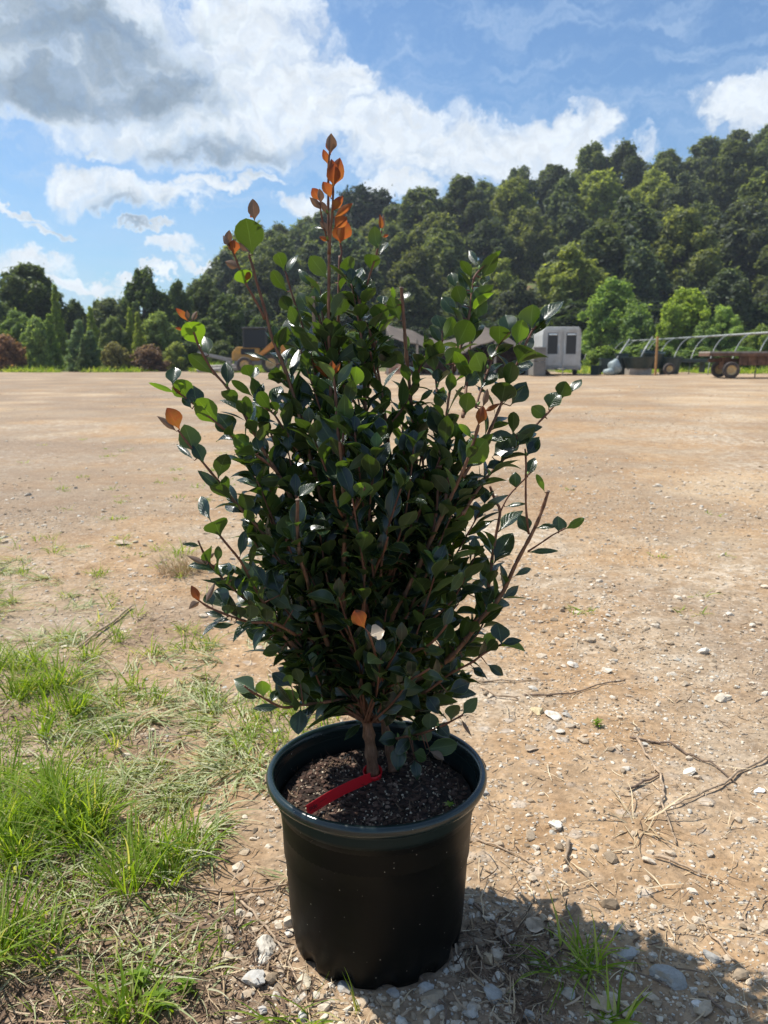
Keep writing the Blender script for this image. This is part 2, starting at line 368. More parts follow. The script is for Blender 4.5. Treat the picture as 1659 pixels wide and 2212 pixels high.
def gdens(x, y):
    px, py = P_of(x, y); d = .28 + .75 * smooth01((vn(x, y, 1.5, 4) - .45) * 6)
    d = np.where((px < 560) & (py > 1350), d * .25, d)
    return d + .9 * smooth01((py - 1880) / 120) * smooth01((px - 440) / 60)
x, y = scatter(42000, gdens, .62, 5.5, 21)
sz = np.clip(np.random.default_rng(5).lognormal(-6.15, .5, len(x)), .0011, .010) * (1 + y * .22)
V, Fc = rocks_np(np.stack([x, y, ground_z(x, y) + sz * .12], -1), sz, ICO1, 31)
tag(mesh_np('gravel', V, Fc, M_STONE), 'loose tan and grey gravel scattered over the dirt lot', 'gravel', kind='stuff')
def gdens2(x, y):
    px, py = P_of(x, y)
    d = .18 + .5 * smooth01((vn(x, y, 1.2, 4) - .52) * 7); d = np.where((px < 500) & (py > 1250), .02, d)
    d = d + 1.0 * smooth01((py - 1900) / 120) * smooth01((px - 460) / 40) * (.35 + .65 * smooth01((1100 - px) / 250))
    return d
x, y = scatter(3600, gdens2, .62, 7, 22)
sz = np.clip(np.random.default_rng(6).lognormal(-4.9, .42, len(x)), .0045, .021) * (.8 + y * .12)
V, Fc = rocks_np(np.stack([x, y, ground_z(x, y) + sz * .10], -1), sz, ICO2, 32)
tag(mesh_np('crushed_stone', V, Fc, M_STONE), 'angular pale crushed stone lying thickest in front of the pot', 'gravel', kind='stuff')

def gdens3(x, y):
    px, py = P_of(x, y); return (.12 + .9 * smooth01((vn(x, y, .55, 4) - .47) * 7)) * np.where(px < 620, .35, 1)
x, y = scatter(9000, gdens3, 1.8, 26, 23)
sz = np.clip(np.random.default_rng(7).lognormal(-4.7, .4, len(x)), .005, .03) * (.7 + y * .05)
V, Fc = rocks_np(np.stack([x, y, ground_z(x, y) + sz * .08], -1), sz, ICO1, 33, flat=(.3, .55))
tag(mesh_np('scattered_stone', V, Fc, M_STONE), 'pale stones strewn across the middle of the dirt lot', 'gravel', kind='stuff')
ROCKS = [  # P x, P y, width in P, tint, label
 (1451, 2112, 78, (.36, .345, .31), 'large flat blue-grey rock in the shrub shadow at lower right'),
 (1057, 2076, 56, (.50, .38, .24), 'tan loaf-shaped rock just right of the pot base'),
 (1173, 1990, 34, (.50, .40, .28), 'upright tan chip right of the pot beside the green weeds'),
 (1200, 2012, 30, (.46, .36, .26), 'squat brown stone touching the tan chip right of the pot'),
 (1067, 2158, 50, (.38, .36, .32), 'grey pyramid-shaped rock below and right of the pot'),
 (1303, 2172, 46, (.48, .37, .25), 'brown rock at the bottom edge below the green weed clump'),
 (1203, 1794, 42, (.72, .67, .57), 'white flat stone lying alone on bare soil right of the pot'),
 (1489, 1673, 34, (.70, .64, .54), 'cream stone between the two long crossing twigs'),
 (1639, 1713, 28, (.78, .76, .72), 'bright white stone at the right picture edge below the long twig'),
 (1351, 2058, 38, (.40, .39, .36), 'grey speckled stone in a sunlit gap of the shadow'),
 (1539, 2068, 42, (.38, .36, .32), 'low blue-grey slab in the shadow near the dry straw stem'),
 (1161, 1540, 46, (.60, .50, .30), 'yellowish flat stone at the head of the small stone heap'),
 (1195, 1552, 36, (.66, .60, .50), 'pale stone in the middle of the small stone heap'),
 (1226, 1553, 28, (.38, .36, .32), 'dark grey stone at the right end of the small stone heap'),
 (1627, 1781, 24, (.64, .58, .48), 'small pale stone under the bright white one at the right'),
 (1512, 2168, 38, (.62, .57, .50), 'chalky cracked stone at the lower right corner'),
 (1210, 1585, 22, (.66, .60, .5), 'rounded pebble directly below the small stone heap'),
 (516, 1979, 34, (.58, .50, .38), 'buff stone at the edge of the grass left of the pot'),
 (568, 2047, 60, (.52, .47, .39), 'wide flat limestone slab left of the pot base'),
 (552, 2125, 54, (.46, .44, .40), 'grey block lowest but one at the left of the pot'),
 (622, 2017, 26, (.58, .52, .44), 'small buff block touching the twig left of the pot'),
 (564, 2186, 36, (.48, .45, .41), 'round grey stone at the bottom edge left of the pot'),
 (659, 2129, 46, (.60, .52, .38), 'yellowish stone in front of the left side of the pot base'),
 (744, 2139, 38, (.42, .41, .38), 'grey stone under the front of the pot'),
 (930, 2169, 36, (.46, .38, .28), 'round brown cobble in front of the pot to the right'),
 (918, 2137, 34, (.42, .40, .36), 'grey stone wedged against the pot front, right of centre'),
 (850, 2148, 32, (.40, .37, .33), 'dark stone half under the pot front'),
 (648, 2166, 40, (.55, .5, .43), 'pale block nearest the bottom edge below the pot'),
 (1015, 2190, 44, (.44, .40, .34), 'half-buried brown rock cut by the bottom edge'),
 (1140, 2195, 34, (.40, .38, .34), 'grey stone at the bottom edge under the broken twig'),
 (1560, 1508, 46, (.62, .54, .42), 'pale flat stone far right beyond the twigs'),
 (1310, 1448, 26, (.64, .57, .46), 'cream stone farther out behind the small stone heap'),
 (1235, 1435, 30, (.62, .55, .45), 'buff stone farther out on bare soil right of the shrub'),
]
for i, (px, py, wd, c, lab) in enumerate(ROCKS):
    p = gnd((px, py)); r_ = wd * K / FPX * math.hypot(p.y, CAM_H) / 2 * 1.02
    V, Fc = rocks_np(np.array([[0, 0, 0.]]), np.array([r_]), ICO3, 200 + i, flat=(.34, .5))
    V += np.array([[mnoise.noise(Vector(q) / r_ * 1.4 + Vector((i, 0, 0))) for q in V]]).T * (V / (np.linalg.norm(V, axis=1, keepdims=True) + 1e-9)) * r_ * .16
    m_ = stone_mat('rock_face', [(0, tuple(q * .9 for q in c)), (1, tuple(min(1, q * 1.12) for q in c))])
    o = mesh_np('rock', V, Fc, m_); o.location = (p.x, p.y, float(ground_z(p.x, p.y)) + r_ * .16)
    tag(o, lab, 'rock', 'larger stones lying around the pot')

# ------------------------------------------------------------------ strips: litter, straw, grass blades
def strips(pos, yaw, pitch, bend, length, width, nseg, seed, taper='leaf', roll=None):
    """flat ribbons that start at pos, go off at yaw/pitch and bend downwards along their length"""
    r = np.random.default_rng(seed); n = len(pos); S = nseg + 1
    t = np.linspace(0, 1, S)[None, :]
    pt = pitch[:, None] - bend[:, None] * t
    side = np.cumsum(r.normal(size=(n, S)) * .10, 1) * (1 if taper == 'leaf' else 1.8)
    yw = yaw[:, None] + side
    dx = np.cos(pt) * np.cos(yw); dy = np.cos(pt) * np.sin(yw); dz = np.sin(pt)
    st = (length / nseg)[:, None]
    C = np.stack([np.cumsum(dx * st, 1) - dx[:, :1] * st, np.cumsum(dy * st, 1) - dy[:, :1] * st, np.cumsum(dz * st, 1) - dz[:, :1] * st], -1) + pos[:, None, :]
    if taper == 'leaf': wf = np.clip(1.05 * (1 - t ** 1.8), .04, 1) * np.minimum(1, .6 + t * 3)
    else: wf = np.clip(1 - .55 * np.abs(2 * t - 1) ** 2, .2, 1)
    ro = (r.normal(size=n) * .5 if roll is None else roll)
    sx = -np.sin(yw); sy = np.cos(yw)
    sd = np.stack([sx * np.cos(ro)[:, None], sy * np.cos(ro)[:, None], np.sin(ro)[:, None] + 0 * sx], -1)
    hw = (width[:, None] * wf * .5)[..., None]
    A = C - sd * hw; B = C + sd * hw
    mid = C - np.array([0, 0, 1.]) * hw * .35
    V = np.stack([A, mid, B], 2).reshape(n, S * 3, 3)
    f = []
    for k in range(nseg):
        for q in range(2): f.append([3 * k + q, 3 * k + q + 1, 3 * k + q + 4, 3 * k + q + 3])
    Fa = np.array(f)[None] + (np.arange(n) * S * 3)[:, None, None]
    return V.reshape(-1, 3), Fa.reshape(-1, 4)
def ribbon_mat(name, stops, trans=.0, rough=.6):
    m_ = bpy.data.materials.new(name); m_.use_nodes = True; t = NT(m_.node_tree); b = t.n['Principled BSDF']; out = t.n['Material Output']
    g = t.node('ShaderNodeNewGeometry'); c = t.ramp(g.outputs['Random Per Island'], stops)
    c = t.vm('MULTIPLY', c, t.vm('MULTIPLY', (1, 1, 1), t.m('MULTIPLY_ADD', t.noise(g.outputs['Position'], 90, 4), .7, .65)))
    t.put(b.inputs['Base Color'], c); b.inputs['Roughness'].default_value = rough; b.inputs['Specular IOR Level'].default_value = .35
    if trans:
        tr = t.node('ShaderNodeBsdfTranslucent'); t.put(tr.inputs[0], t.vm('MULTIPLY', c, (1.5, 1.35, .55)))
        mx = t.node('ShaderNodeMixShader'); mx.inputs[0].default_value = trans
        t.l.new(b.outputs[0], mx.inputs[1]); t.l.new(tr.outputs[0], mx.inputs[2]); t.l.new(mx.outputs[0], out.inputs[0])
    return m_
M_BARK_L = ribbon_mat('bark_litter', [(0, (.07, .045, .03)), (.4, (.17, .11, .07)), (.75, (.30, .21, .13)), (1, (.46, .35, .24))], rough=.9)
M_STRAW = ribbon_mat('straw', [(0, (.30, .20, .11)), (.5, (.50, .37, .22)), (1, (.66, .54, .36))], rough=.75)
M_GRASS = ribbon_mat('grass_blade', [(0, (.10, .18, .016)), (.4, (.19, .31, .022)), (.8, (.30, .42, .05)), (1, (.52, .50, .22))], trans=.5)
M_PALE = ribbon_mat('pale_grass', [(0, (.22, .28, .10)), (.5, (.42, .45, .24)), (1, (.60, .57, .38))], trans=.25)
def littermap(x, y):
    px, py = P_of(x, y)
    l_ = smooth01((760 - px) / 260) * smooth01((py - 1500) / 350) * smooth01((vn(x, y, 2.6, 4) - .36) * 5)
    l2 = smooth01((py - 1930) / 120) * smooth01((vn2(x, y, 3.3, 4) - .28) * 5) * smooth01((1300 - px) / 200) * smooth01((px - 640) / 150)
    l3 = .5 * smooth01((620 - px) / 400) * smooth01((py - 1150) / 300) * smooth01((vn2(x, y, 1.7, 4) - .46) * 7)
    return np.maximum(np.maximum(l_, l2), l3) + .02
r = np.random.default_rng(9)
x, y = scatter(15000, littermap, .66, 3.4, 41); n = len(x)
V, Fc = strips(np.stack([x, y, ground_z(x, y) + r.uniform(.001, .008, n)], -1), r.uniform(0, 6.28, n), r.normal(size=n) * .22, r.normal(size=n) * .5,
               r.uniform(.012, .05, n), r.uniform(.0015, .0045, n), 4, 42, 'flat')
tag(mesh_np('bark_litter', V, Fc, M_BARK_L), 'shredded brown bark and root litter under the grass', 'litter', kind='stuff')
def strawmap(x, y):
    px, py = P_of(x, y); return .10 + .5 * smooth01((vn2(x + 5, y, 1.6, 3) - .5) * 6) + .4 * littermap(x, y)
x, y = scatter(2600, strawmap, .66, 4.5, 43); n = len(x)
V, Fc = strips(np.stack([x, y, ground_z(x, y) + r.uniform(.002, .008, n)], -1), r.uniform(0, 6.28, n), r.normal(size=n) * .08, r.normal(size=n) * .2,
               np.clip(r.lognormal(-3.3, .55, n), .01, .16), r.uniform(.001, .0028, n), 5, 44, 'flat')
tag(mesh_np('straw_litter', V, Fc, M_STRAW), 'dry tan straw bits and stalk pieces strewn on the soil', 'straw', kind='stuff')

def blades_at(cx, cy, n, rad, L, Wd, lean, seed, bend=(.5, 1.8), pitch=(.9, 1.5), yaw0=None, yspread=6.28):
    r = np.random.default_rng(seed); a = r.uniform(0, 6.28, n); d = rad * np.sqrt(r.random(n))
    x = cx + d * np.cos(a); y = cy + d * np.sin(a)
    yaw = np.where(r.random(n) < .5, a, r.uniform(0, 6.28, n)) if yaw0 is None else yaw0 + r.normal(size=n) * yspread
    return (np.stack([x, y, ground_z(x, y) - .003], -1), yaw, r.uniform(*pitch, n), r.uniform(*bend, n), L * r.uniform(.45, 1.1, n), Wd * r.uniform(.6, 1.2, n))
def grass_patch(specs, name, material, lab, seed, nseg=6):
    P5 = [[] for _ in range(6)]
    for s_ in specs:
        for q, v in zip(P5, s_): q.append(v)
    A = [np.concatenate(q) for q in P5]
    V, Fc = strips(A[0], A[1], A[2], A[3], A[4], A[5], nseg, seed)
    o = mesh_np(name, V, Fc, material); tag(o, lab, 'grass', kind='stuff'); return o
r = np.random.default_rng(78)
def inreg(n, regs):
    out = []
    for _ in range(n):
        x0, x1, y0, y1 = regs[r.integers(len(regs))]; out.append(gnd((r.uniform(x0, x1), r.uniform(y0, y1))))
    return out
G1 = [(-80, 220, 1480, 1900), (-80, 220, 1480, 1900), (-60, 330, 1650, 1960), (60, 420, 1780, 2110), (60, 420, 1780, 2110), (-60, 120, 1330, 1520), (230, 430, 1980, 2230), (-80, 20, 2030, 2240)]
specs = []
for k, p in enumerate(inreg(150, G1 + [(-80, 110, 1500, 2100)])):
    if vn(p.x, p.y, 3.4, 3) < .47: continue
    specs.append(blades_at(p.x, p.y, int(r.integers(16, 46)), .03, r.uniform(.09, .18), .0050, 0, 500 + k, bend=(.2, 1.5), pitch=(1.0, 1.5)))
for k, p in enumerate(inreg(120, [(-60, 560, 1120, 1700), (-60, 300, 1130, 1500), (250, 470, 1350, 1560), (480, 720, 1500, 1620)])):
    specs.append(blades_at(p.x, p.y, int(r.integers(5, 22)), .025, r.uniform(.05, .12), .0035, 0, 900 + k))
for k, p in enumerate(inreg(60, [(0, 600, 930, 1250), (60, 500, 960, 1100), (1100, 1640, 1050, 1400)])):
    if p.x > 0 and r.random() < .75: continue
    specs.append(blades_at(p.x, p.y, int(r.integers(6, 22)), .05, r.uniform(.04, .08), .006, 0, 1300 + k, pitch=(.6, 1.4)))
for k, p in enumerate(inreg(170, G1[:3] + [(-80, 300, 1330, 1700), (130, 430, 1700, 2230)])):
    specs.append(blades_at(p.x, p.y, int(r.integers(10, 30)), .07, r.uniform(.03, .08), .0034, 0, 2500 + k, bend=(.3, 1.6), pitch=(.4, 1.4)))
grass_patch(specs, 'grass', M_GRASS, 'bright green upright grass in clumps left of the pot', 51)
specs = []
for k, p in enumerate(inreg(150, [(160, 560, 1370, 1720), (200, 470, 1400, 1600), (330, 600, 1560, 1720), (-30, 200, 1180, 1330), (0, 400, 1500, 1900), (300, 470, 1700, 1900), (0, 180, 1370, 1450)])):
    specs.append(blades_at(p.x, p.y, int(r.integers(12, 34)), .04, r.uniform(.07, .16), .0045, 0, 1700 + k, bend=(.6, 1.4), pitch=(.25, .9), yaw0=r.uniform(0, 6.28), yspread=.6))
for k, p in enumerate(inreg(150, G1 + [(-80, 60, 1500, 2240)])):
    specs.append(blades_at(p.x, p.y, int(r.integers(8, 22)), .06, r.uniform(.05, .14), .0035, 0, 2900 + k, bend=(.5, 1.4), pitch=(.1, .8)))
grass_patch(specs, 'flattened_grass', M_PALE, 'pale flattened grass lying over the soil left of the pot', 52)
def tuft(name, P, n, rad, L, Wd, m_, lab, seed, cat='weed', **kw):
    p = gnd(P); s_ = blades_at(p.x, p.y, n, rad, L, Wd, 0, seed, **kw); V, Fc = strips(*s_, 7, seed)
    z = float(ground_z(p.x, p.y)); V = V - np.array([p.x, p.y, z]); o = mesh_np(name, V, Fc, m_); o.location = (p.x, p.y, z); return tag(o, lab, cat)
M_DRY = ribbon_mat('dry_stalk', [(0, (.40, .28, .15)), (1, (.62, .50, .32))], rough=.8)
tuft('weed', (1219, 2082), 42, .03, .12, .0032, M_GRASS, 'thin green weed with long blades in the shadow right of the pot', 61, bend=(.6, 1.8), pitch=(.35, 1.2))
tuft('weed', (1275, 2090), 34, .02, .10, .0042, M_GRASS, 'leafier green weed tuft with wide upright blades right of the thin weed', 62, bend=(.3, 1.2), pitch=(.6, 1.3))
tuft('weed', (1327, 2208), 26, .02, .09, .005, M_GRASS, 'green grass tuft cut by the bottom edge at lower right', 63, bend=(.3, 1.2), pitch=(.6, 1.3))
tuft('weed', (640, 2208), 24, .03, .10, .004, M_GRASS, 'green grass sprig at the bottom edge below the pot', 64, bend=(.3, 1.4), pitch=(.6, 1.3))
tuft('weed', (775, 2190), 4, .006, .075, .004, M_GRASS, 'single arching green blade rising in front of the pot', 67, bend=(.3, .9), pitch=(1.0, 1.5), yaw0=2.6, yspread=.4)
tuft('weed', (632, 1900), 22, .02, .08, .003, M_PALE, 'pale grass wisp against the left side of the pot', 65, bend=(.1, .6), pitch=(.05, .4), yaw0=3.3, yspread=.5)
tuft('dead_grass', (1371, 1788), 34, .03, .14, .0038, M_DRY, 'dead straw-coloured grass tuft sprawling on bare soil at right', 66, 'dead grass', bend=(.2, 1.3), pitch=(.05, .7))
tuft('dead_grass', (390, 1235), 260, .09, .13, .0035, M_DRY, 'round dry tan grass tussock behind the shrub at left', 68, 'dead grass', bend=(.1, .9), pitch=(.7, 1.5))
tuft('dead_grass', (395, 1195), 50, .05, .10, .004, M_GRASS, 'green weed growing behind the dry tussock', 69, 'weed', bend=(.3, 1.2), pitch=(.6, 1.3))
# broad-leaved seedlings at the bottom left
def seedling(P, k, s_, lab):
    p = gnd(P); r = np.random.default_rng(k); n = 14; a = np.arange(n) * 2.4; pos = np.zeros((n, 3)); pos[:, 2] = np.linspace(.005, .04, n) * s_
    V, Fc = strips(pos, a, np.full(n, .35), np.full(n, .5), np.full(n, .035 * s_), np.full(n, .014 * s_), 5, k, roll=np.zeros(n))
    o = mesh_np('seedling', V, Fc, M_GRASS); o.location = (p.x, p.y, float(ground_z(p.x, p.y))); return tag(o, lab, 'seedling', 'small leafy seedlings')
for i, (P, s_, lab) in enumerate([((300, 2130), .7, 'leafy seedling farthest left in the bottom row of three'), ((345, 2175), .75, 'leafy seedling in the middle of the bottom row'),
                                  ((400, 2145), .6, 'leafy seedling nearest the stones in the bottom row'), ((1290, 1572), .5, 'tiny sprout beside the small stone heap')]):
    seedling(P, 300 + i, s_, lab)

# ------------------------------------------------------------------ twigs
M_TWIG = mat('twig_bark', (.40, .29, .19), .85, vary=.35, scale=60, bump=.001)
M_TWIG2 = mat('dark_twig_bark', (.19, .13, .09), .85, vary=.4, scale=60, bump=.001)
TW = [
 ([(1367, 1588), (1395, 1632), (1423, 1678), (1433, 1714), (1429, 1750), (1445, 1795), (1461, 1830)], .0035, 0, 'pale curved twig lying lengthways right of the pot'),
 ([(1700, 1618), (1659, 1640), (1591, 1678), (1551, 1710), (1490, 1738), (1435, 1760)], .0036, 0, 'longest tan twig running in from the right edge'),
 ([(1357, 1602), (1447, 1608), (1495, 1636), (1535, 1652), (1591, 1698)], .0032, 1, 'dark twig crossing behind the pale curved one'),
 ([(1027, 1816), (1070, 1832), (1115, 1852), (1151, 1874)], .002, 0, 'thin straight stalk starting at the pot rim side'),
 ([(1503, 1978), (1530, 2015), (1563, 2054), (1610, 2100), (1680, 2165)], .0022, 0, 'long dry straw stem at the lower right'),
 ([(1227, 1822), (1224, 1846), (1223, 1870)], .0045, 0, 'short thick broken stick right of the pot'),
 ([(1411, 1862), (1470, 1880), (1520, 1900), (1559, 1914)], .003, 0, 'thin branched stalk below the dead grass tuft'),
 ([(1020, 2064), (1090, 2068), (1179, 2064)], .0022, 1, 'straight dark twig touching the tan loaf-shaped rock'),
 ([(1023, 1962), (1070, 2000), (1099, 2062), (1130, 2100), (1155, 2150), (1163, 2190)], .0022, 1, 'long dark twig curving down beside the pot'),
 ([(1357, 1718), (1390, 1700), (1430, 1676)], .0035, 1, 'dark stub of wood behind the dead grass tuft'),
 ([(360, 1915), (420, 1924), (480, 1931), (560, 1926), (632, 1915)], .003, 0, 'brown twig pointing at the left side of the pot'),
 ([(508, 1939), (560, 1991), (590, 2030), (612, 2059), (640, 2115), (663, 2167)], .0028, 0, 'bent brown twig crossing the stones left of the pot'),
 ([(84, 1851), (60, 1880), (24, 1919)], .003, 1, 'dark twig in the litter at the left edge'),
 ([(284, 1312), (225, 1358), (166, 1402)], .006, 0, 'thick dry reed stem in the weeds at left'),
 ([(241, 1369), (222, 1385), (200, 1402)], .004, 0, 'short reed stem beside the thick one'),
 ([(418, 1463), (450, 1470), (479, 1481)], .003, 0, 'little dry stalk left of the lowest shrub branch'),
 ([(1030, 1474), (1100, 1470), (1200, 1462)], .0025, 0, 'straight thin stalk right of the shrub base'),
 ([(1135, 1500), (1230, 1498), (1350, 1468)], .003, 1, 'long low twig behind the small stone heap'),
 ([(1036, 1488), (1070, 1506), (1120, 1513)], .004, 0, 'pale peeled stick close behind the pot'),
 ([(1530, 2150), (1560, 2185), (1580, 2215)], .0025, 1, 'dark twig at the bottom right corner'),
 ([(1303, 2080), (1380, 2105), (1450, 2130)], .002, 1, 'thin dark twig in front of the large grey rock'),
 ([(845, 2105), (900, 2110), (960, 2180), (962, 2215)], .0028, 1, 'dark root-like twig in front of the pot at right'),
]
for i, (pts, rd, k, lab) in enumerate(TW):
    G = [gnd(p) for p in pts]; Q = []
    rr_ = random.Random(i); 
    for a, b in zip(G[:-1], G[1:]):
        for s_ in range(4):
            q = a.lerp(b, s_ / 4); q = q + Vector((rr_.gauss(0, .0012), rr_.gauss(0, .0012), 0)); q.z = float(ground_z(q.x, q.y)) + rd * 1.1 + .003 + .002 * math.sin(s_ + i); Q.append(q)
    q = G[-1].copy(); q.z = float(ground_z(q.x, q.y)) + rd; Q.append(q)
    o0 = Q[0].copy(); m_ = MB(); n = len(Q)
    m_.tube([p - o0 for p in Q], [rd * (1 - .55 * j / n) * rr_.uniform(.85, 1.15) for j in range(n)], 7)
    for j in range(2, n - 1, 5):
        d = (Q[j + 1] - Q[j]).normalized(); s2 = Vector((-d.y, d.x, .25)) * rr_.choice((-1, 1))
        m_.tube([Q[j] - o0, Q[j] - o0 + (d * .6 + s2 * .5) * rd * rr_.uniform(2, 6)], [rd * .5, rd * .2], 5)
    o = m_.build('twig', [M_TWIG, M_TWIG2][k], smooth=True); o.location = o0; tag(o, lab, 'twig', 'dry twigs and stalks on the ground')
# dead leaves on the ground
M_DEAD = mat('dead_leaf', (.46, .35, .24), .7, vary=.3, scale=40, bump=.001)
for i, (P, s_, a, lab) in enumerate([((1140, 2010), .028, .4, 'curled brown dead leaf against the green weeds'), ((1085, 2035), .024, 1.2, 'crumpled tan dead leaf right of the pot'),
                                     ((445, 1795), .035, 2.2, 'broad dead leaf in the grass left of the pot'), ((250, 1178), .05, .3, 'curled dead leaf farther out behind the grass'), ((1135, 1625), .02, .3, 'folded dead leaf near the pot rim at right')]):
    p = gnd(P); V, Fc = strips(np.array([[0, 0, .004]]), np.array([a]), np.array([.25]), np.array([.8]), np.array([s_ * 2]), np.array([s_ * 1.1]), 8, i, roll=np.array([.2]))
    o = mesh_np('dead_leaf', V, Fc, M_DEAD, smooth=True); o.location = (p.x, p.y, float(ground_z(p.x, p.y)) + .004); tag(o, lab, 'dead leaf', 'dead leaves on the ground')

# ------------------------------------------------------------------ woods
def leafcloud_mat():
    m_ = bpy.data.materials.new('tree_leaves'); m_.use_nodes = True; t = NT(m_.node_tree); b = t.n['Principled BSDF']; out = t.n['Material Output']
    g = t.node('ShaderNodeNewGeometry'); oi = t.node('ShaderNodeObjectInfo')
    c = t.ramp(g.outputs['Random Per Island'], [(0, (.55, .58, .62)), (.6, (1, 1, 1)), (1, (1.7, 1.6, 1.2))])
    c = t.vm('MULTIPLY', c, oi.outputs['Color']); n = t.noise(t.node('ShaderNodeTexCoord').outputs['Object'], .55, 3, .5)
    c = t.vm('MULTIPLY', c, t.vm('MULTIPLY', (1, 1, 1), t.m('MULTIPLY_ADD', n, .9, .55)))
    t.put(b.inputs['Base Color'], c); b.inputs['Roughness'].default_value = .55; b.inputs['Specular IOR Level'].default_value = .3
    tr = t.node('ShaderNodeBsdfTranslucent'); t.put(tr.inputs[0], t.vm('MULTIPLY', c, (1.5, 1.5, .7)))
    mx = t.node('ShaderNodeMixShader'); mx.inputs[0].default_value = .48
    t.l.new(b.outputs[0], mx.inputs[1]); t.l.new(tr.outputs[0], mx.inputs[2]); t.l.new(mx.outputs[0], out.inputs[0]); return m_
M_TL = leafcloud_mat(); M_TB = mat('tree_bark', (.17, .135, .10), .9, vary=.3, scale=6)
def tree_proto(seed, shape, leaf=.26, nl=13000):
    """unit tree: height 10, crown radius about 2 m; crown made of leaf-covered boughs"""
    r = np.random.default_rng(seed); C = []; Rd = []
    if shape == 'tall': nb = 150
    elif shape == 'round': nb = 140
    elif shape == 'cone': nb = 70
    elif shape == 'open': nb = 40
    else: nb = 90
    limbs = MB(); H = 10
    lean = r.normal(size=2) * .25
    trunk = [(lean[0] * (z / H) ** 2, lean[1] * (z / H) ** 2, z) for z in np.linspace(-.4, H * .9, 9)]
    tr_r = {'tall': .17, 'round': .2, 'cone': .12, 'open': .17, 'shrub': .08}[shape]
    limbs.tube(trunk, [tr_r * (1 - .85 * i / 8) for i in range(9)], 8)
    for k in range(nb):
        u = (k + .5) / nb; a = k * 2.399 + r.normal() * .5
        if shape == 'tall':
            z = 2.2 + 7.6 * u; env = 2.15 * math.sin(min(1, (1 - u) * 1.15 + .10) * math.pi * .72) ** .8; br = r.uniform(.22, .62)
        elif shape == 'round':
            z = 2.4 + 7.2 * u; env = 2.9 * max(.1, 1 - abs(2 * u - .85) ** 2.2) ** .5; br = r.uniform(.28, .72)
        elif shape == 'cone':
            z = .5 + 9.2 * u; env = 1.75 * (1 - u) ** .85 + .08; br = r.uniform(.35, .6) * (1.1 - .55 * u)
        elif shape == 'open':
            z = 5.3 + 4.3 * u; env = 2.9 * max(.1, 1 - abs(2 * u - .7) ** 2) ** .5; br = r.uniform(.5, .85)
        else:
            z = .6 + 8.6 * u; env = 3.6 * max(.05, 1 - u ** 2.4) ** .5; br = r.uniform(.35, .95)
        lob = 1 + .20 * math.sin(a * 3 + z * .9 + seed) + .16 * math.sin(a * 5 - z * 1.7 + seed * 2); d = env * math.sqrt(r.uniform(.2, 1.0)) * r.uniform(.8, 1.15) * (lob if shape in ('tall', 'round', 'shrub') else 1 + (lob - 1) * .6)
        c = np.array([d * math.cos(a) + lean[0] * (z / H) ** 2, d * math.sin(a) + lean[1] * (z / H) ** 2, z + r.normal() * (.45 if shape in ('tall', 'round') else .2)])
        C.append(c); Rd.append(br)
        if k % 2 == 0: limbs.tube([(lean[0] * (z / H) ** 2, lean[1] * (z / H) ** 2, max(.5, z - d * .55)), tuple(c * [.55, .55, 1] - np.array([0, 0, d * .18])), tuple(c)], [tr_r * .32, tr_r * .2, tr_r * .08], 5)
    C = np.array(C); Rd = np.array(Rd); pick = r.choice(nb, nl, p=Rd ** 2 / (Rd ** 2).sum())
    d = r.normal(size=(nl, 3)); d /= np.linalg.norm(d, axis=1, keepdims=True)
    rad = Rd[pick] * (.55 + .55 * r.random(nl) ** .6) * (1 + .25 * np.sin(d[:, 0] * 5 + pick) * np.sin(d[:, 2] * 6 + pick * 2))
    rad = rad * np.where(r.random(nl) < .09, r.uniform(1.2, 1.75, nl), 1)
    p = C[pick] + d * rad[:, None] * np.array([.95, .95, 1.15])
    nrm = d * .7 + r.normal(size=(nl, 3)) * .55 + [0, 0, .45]; nrm /= np.linalg.norm(nrm, axis=1, keepdims=True)
    tdir = np.cross(nrm, r.normal(size=(nl, 3))); tdir /= np.linalg.norm(tdir, axis=1, keepdims=True); bt = np.cross(nrm, tdir)
    s = (leaf * r.uniform(.4, 1.35, nl))[:, None]
    V = np.stack([p - tdir * s, p - bt * s * .45 + nrm * s * .12, p + tdir * s, p + bt * s * .45 + nrm * s * .12], 1).reshape(-1, 3)
    Fq = np.arange(nl * 4).reshape(-1, 4)
    root = empty('tree_source'); tk = limbs.build('trunk', M_TB, root, smooth=True); cr = mesh_np('crown', V, Fq, M_TL, root)
    return root
PT = {'tall': [tree_proto(s, 'tall', .21, 30000) for s in (1, 2, 3, 4)], 'round': [tree_proto(s, 'round', .20, 30000) for s in (5, 6)],
      'cone': [tree_proto(s, 'cone', .14, 20000) for s in (7, 8)], 'open': [tree_proto(9, 'open', .28, 9000)], 'shrub': [tree_proto(s, 'shrub', .34, 16000) for s in (10, 11)]}
used = set()
def plant(shape, k, x, y, h, wd, rgb, name, label, group, z=None):
    src = PT[shape][k % len(PT[shape])]
    o = src if src.name not in used and src not in used else copy_tree(src)
    used.add(src)
    o.name = name; base = {'tall': 2.1, 'round': 3.0, 'cone': 2.0, 'open': 3.0, 'shrub': 3.8}[shape]
    o.location = (x, y, (float(terrain(x, y)) if z is None else z) - .05); o.rotation_euler = (0, 0, random.uniform(0, 6.28))
    s = h / 10.0; o.scale = (wd / 2 / base, wd / 2 / base, s)
    for c in bpy.data.objects:
        if c.parent == o: c.color = tuple(rgb) + (1,)
    return tag(o, label, 'tree' if name != 'shrub' and name != 'bush' else 'shrub', group)
tlx = np.array([p[0] for p in TL], float); tly = np.array([p[1] for p in TL], float)
def ztop(P, D): q = ray((829, P)); return CAM_H + q.z / q.y * D
def xat(P, D): return (P * K - 384) / FPX * D * .98
rr_ = random.Random(4)
